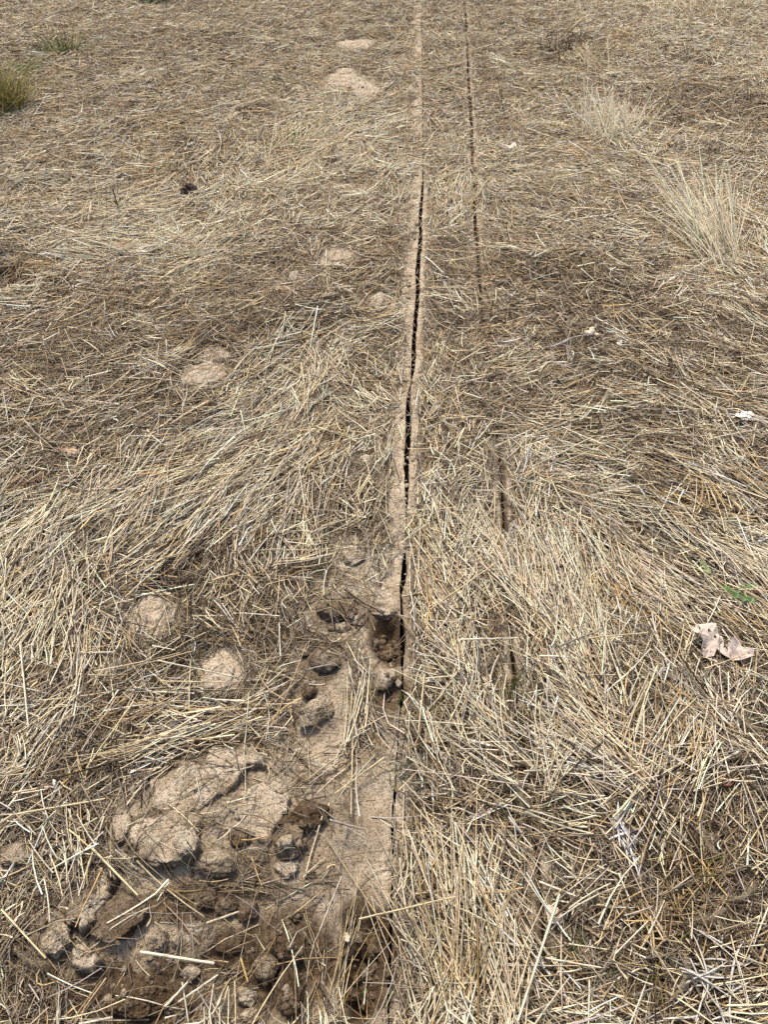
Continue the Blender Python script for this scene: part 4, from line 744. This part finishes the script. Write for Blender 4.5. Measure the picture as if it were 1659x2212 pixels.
# -- bleached blades: flat broad grass leaves gone white
def blades(label, u, v, ang, n, L, w, spread_px, tint, fan=.3):
    x0, y0, z0 = at(u, v, .02); P, R, C = [], [], []; s = np.linspace(0, 1, 6)
    for _ in range(n):
        a = img_angle(u, v, ang) + random.gauss(0, fan); l = random.uniform(*L); x, y = x0 + px(u, v, random.gauss(0, spread_px)), y0 + px(u, v, random.gauss(0, spread_px)); b = random.gauss(0, .25); X, Y = x + math.cos(a) * l * (s - .5) - math.sin(a) * b * l * (s - .5) ** 2, y + math.sin(a) * l * (s - .5) + math.cos(a) * b * l * (s - .5) ** 2
        P.append(np.stack([X, Y, HZ(X, Y) + random.uniform(.015, .03) + .02 * l * np.sin(s * 6)], 1)); R.append(random.uniform(*w) * np.sin(math.pi * np.clip(s * .9 + .08, .02, .98)) ** .6); C.append(np.array(tint) * math.exp(random.gauss(0, .12)))
    return strands('bleached_blade', P, R, C, M_STRAW, label, 'grass blade', (x0, y0, z0), flat=np.full(len(P), .12))
blades('shredded white grass blades running down over brown straw', 1345, 1795, -40, 12, (.03, .08), (.0015, .0035), 12, (.78, .74, .69), .5)
blades('white grass blade lying lower along the shredded ones', 1370, 1850, -62, 7, (.04, .09), (.0012, .0030), 8, (.72, .67, .61), .2)
blades('broad bleached blades curving in a nest below the seed heads', 1310, 1635, -5, 46, (.06, .16), (.0014, .0030), 50, (.66, .59, .49), .5)
blades('bleached blades in the pale bank, deep in front of the tall tuft', 1480, 610, 35, 40, (.06, .18), (.0014, .0032), 38, (.72, .63, .49), .4)
blades('bleached blades in the near corner', 1560, 2120, 15, 24, (.05, .12), (.0015, .0030), 40, (.62, .56, .47), .6)
blades('white blades near the frame edge in wavy straw', 1612, 905, -10, 12, (.05, .12), (.0016, .0032), 16, (.76, .70, .62), .4)
blades('pale blades on the mound by the dark stick', 300, 505, 12, 46, (.08, .22), (.0013, .0028), 50, (.70, .60, .44), .35)
blades('bleached blades at the edge near the toothed leaves', 1640, 1165, 10, 20, (.05, .12), (.0014, .003), 24, (.66, .60, .52), .5)

# -- foxtail seed heads
def foxtail(u, v, ang, L, label, group):
    x0, y0, z0 = at(u, v, .024); a = img_angle(u, v, ang); d = np.array([math.cos(a), math.sin(a), .06]); sd_ = np.array([-d[1], d[0], 0]); P, R, C = [], [], []; s6 = np.linspace(0, 1, 4)
    ax = lambda t: np.array([x0, y0, z0]) + d * L * (t - .5) + sd_ * .12 * L * (t - .5) ** 2 * 4; fk = max(1, depth_at(x0, y0) / 2.0) ** .6
    P.append(np.array([ax(t - .35 + .3 * t) for t in s6])); R.append(.0009 * np.ones(4) * fk); C.append((.42, .33, .20))
    for _ in range(260):
        t = random.random(); b = ax(t); th = random.uniform(0, 6.28); o = sd_ * math.cos(th) + np.array([0, 0, 1]) * math.sin(th); l = random.uniform(.006, .013) * (.5 + math.sin(math.pi * min(1, t * .9 + .1))) * fk ** .4; f = d * .75 + o * .75
        P.append(np.stack([b + f * l * q for q in s6])); R.append(.00024 * fk * (1.1 - s6)); C.append(np.array([.42, .345, .235]) * math.exp(random.gauss(0, .2)))
    for _ in range(60):
        t = random.random(); b = ax(t); th = random.uniform(0, 6.28); o = sd_ * math.cos(th) + np.array([0, 0, 1]) * math.sin(th); f = d * .5 + o * .6
        P.append(np.stack([b + o * .001 + f * .004 * q for q in s6])); R.append(.0009 * fk * np.array([.5, 1, .8, .1])); C.append(np.array([.38, .29, .17]) * math.exp(random.gauss(0, .2)))
    strands('foxtail_seed_head', P, R, C, M_STRAW, label, 'seed head', (x0, y0, z0), group)
FOX = [(1334,1426,75),(1054,1436,60),(1279,1929,-48),(1434,1759,80),(1529,1822,-60),(1500,1700,20),(1290,1690,-20),(1174,1431,-65),(1224,1501,-50),(1349,1521,-20),(1610,1935,30),(1529,1985,10),(1479,2119,70),(1124,1715,-70),(505,988,80),(90,953,60),(230,963,-10),(545,923,40),(575,943,10),(275,1078,20),(450,913,-5),(1190,575,60),(1254,703,6),(1454,648,-15),(1594,688,40),(1519,838,-50),(1479,878,-30),(1544,888,20),(1579,938,60),(1654,778,30),(370,362,10),(560,470,15),(695,460,20),(435,2046,50),(60,2074,-20),(1030,1540,80),(970,1445,75),(1610,1560,-40),(1420,1980,60),(1240,1715,0),(340,1095,10),(760,455,10)]
for u, v, a in FOX: foxtail(u, v, a + random.uniform(-8, 8), random.uniform(.05, .075), 'fuzzy tan foxtail seed head lying in the dry straw', 'foxtail seed heads in the straw')

# -- the stoutest single stalks
def stalk(label, u0, v0, u1, v1, w, tint=(.74, .63, .42), lift=.026, end=.0, node=True, name='straw_stalk'):
    d = 12; us, vs = np.linspace(u0, u1, d), np.linspace(v0, v1, d); x, y = U(us, vs); H = HZ(x, y); hi = max(H[0], H[-1], float(np.percentile(H, 85))) + lift
    zz = np.maximum(np.linspace(hi, hi + end, d), H + .002); x, y = U(us, vs, zz); r = px((u0 + u1) / 2, (v0 + v1) / 2, w) / 2 * .95
    R = r * np.linspace(1.08, .85, d); C = np.repeat(np.array([tint]), d, 0) * np.exp(rng.normal(0, .07, (d, 1)))
    if node:
        k = random.choice([3, 4, 7, 8]); R[k] *= 1.28; C[k] *= .62
    z = zz + rng.normal(0, .0006, d); return strands(name, [np.stack([x, y, z], 1)], [R], [C], M_STRAW, label, 'straw stalk', (float(x[0]), float(y[0]), float(z[0])))
CR, YL, GR, OC = (.80, .70, .52), (.73, .60, .36), (.40, .33, .26), (.52, .36, .14)
stalk('thickest pale straw stalk, flat across the dug clods', 303, 2056, 463, 2081, 9, CR, .03)
stalk('stout straw slanting down past the clod corner towards the biggest clod', 192, 1826, 297, 1934, 7, YL, .03)
stalk('broken flat straw between the biggest clod and the pit', 445, 1994, 515, 1969, 7, (.62, .50, .34))
stalk('shorter straw of the V shaped pair on dug soil', 355, 2174, 405, 2121, 7, CR)
stalk('longer straw of the V shaped pair on dug soil', 385, 2164, 470, 2106, 6, CR)
stalk('pale straw at the bottom edge below the crumbling heap', 170, 2212, 242, 2197, 7, CR)
stalk('grey flattened straw on the crust beside the dark crumbly clod', 712, 1771, 790, 1792, 6, GR)
stalk('long golden straw reaching over the pit towards the bunch', 775, 1985, 985, 1936, 5, YL, .05)
stalk('short ochre straw stub standing on dark soil', 520, 2071, 535, 2121, 7, OC)
stalk('long thick two toned stalk rising from the bottom edge', 1209, 1932, 1119, 2205, 8, CR, .05)
stalk('flat cream straw under the top end of the long thick stalk', 1165, 1904, 1254, 1939, 7, CR)
stalk('split grey cream straw beside the foxtail', 1219, 1894, 1334, 1901, 6, (.60, .52, .40))
stalk('short cream straw pointing steeply beside the split straw', 1337, 1886, 1362, 1946, 6, CR)
stalk('straight cream straw near the crossing green blades', 1179, 2069, 1299, 2090, 5, CR)
stalk('cream straw in the bottom edge, right of the long stalk', 1100, 2212, 1205, 2159, 6, (.64, .54, .40))
stalk('upright brown reed stalk at the bottom edge', 1032, 1985, 1034, 2212, 6, (.26, .17, .07), .05)
stalk('pale horizontal straw on grey thatch, midway down the straw side', 1132, 1665, 1260, 1661, 5, CR)
stalk('short upright cream straw near the bottom corner', 1274, 2119, 1272, 2212, 5, CR)
stalk('cream straw standing alone just beside the upper crack end', 909, 1121, 904, 1236, 5, YL, .03)
stalk('long thin straw slanting towards the crack', 1069, 1217, 929, 1316, 4, YL, .045)
stalk('level straw across the steep straws', 994, 1381, 1119, 1378, 5, CR, .045)
stalk('dark grey straw slanting across the level straw', 1212, 1394, 1300, 1358, 5, (.30, .26, .22), .045)
stalk('second level straw towards the pink leaf', 1270, 1378, 1400, 1366, 4, YL, .045)
stalk('upright straw near the lower hole', 917, 1456, 904, 1581, 4, YL, .04)
stalk('long cream straw above the squarish slab', 340, 1426, 505, 1461, 4, CR, .04)
stalk('level straw crossing the dark gap beside the squarish slab', 345, 1471, 480, 1473, 4, YL, .04)
stalk('long straw slanting down in the horizontal swath', 287, 1516, 185, 1659, 5, YL, .04)
stalk('short level straw beyond the small tan slab', 175, 1409, 245, 1409, 5, CR, .03)
stalk('steep straw at the frame edge above the horizontal swath', 42, 1391, 60, 1571, 5, CR, .04)
stalk('straw lying across the long pale slab side by the crack', 830, 1636, 723, 1714, 5, YL, .03)
stalk('straw running down the pale crust beside the crack', 762, 1580, 758, 1760, 5, (.56, .44, .28), .02)
stalk('pale flat straw at the frame edge beside the dark topped clod', 2, 1965, 98, 2070, 6, YL, .03)
stalk('long cream straw across the lower hay tangle', 1330, 2060, 1400, 1990, 4, CR, .03)
stalk('dark stalk slanting over the hay by the foxtails', 1395, 1670, 1520, 1810, 4, (.20, .16, .13), .04)
stalk('short straw crossing beside the trodden strip by the hole', 868, 1288, 945, 1273, 6, (.58, .46, .30), .02)
stalk('straight straw over the far edge of the pit', 738, 1893, 690, 2010, 5, (.56, .48, .38), .04)

# -- small green shoots scattered through the mat
for u, v, ru, rv, n in ((1110,1540,40,110,9),(1200,2050,90,130,10),(1500,1800,120,120,8),(150,1320,60,60,5),(1430,1060,120,60,6),(1480,2150,150,50,6),(1300,500,200,120,6),(450,560,150,30,4),(1500,160,120,60,6),(900,1700,60,200,5),(120,1700,90,200,5)):
    for _ in range(n):
        uu, vv = u + random.uniform(-ru, ru), v + random.uniform(-rv, rv)
        tuft('grass_shoot', 'small green grass shoot poking up through the dry straw', 'grass shoot', uu, vv, 4, 4, random.randint(2, 5), (.02, .06), 50, 90, 3, GREEN, (.0008, .0018), .3, 'small green shoots in the straw', M_GREEN, 5)
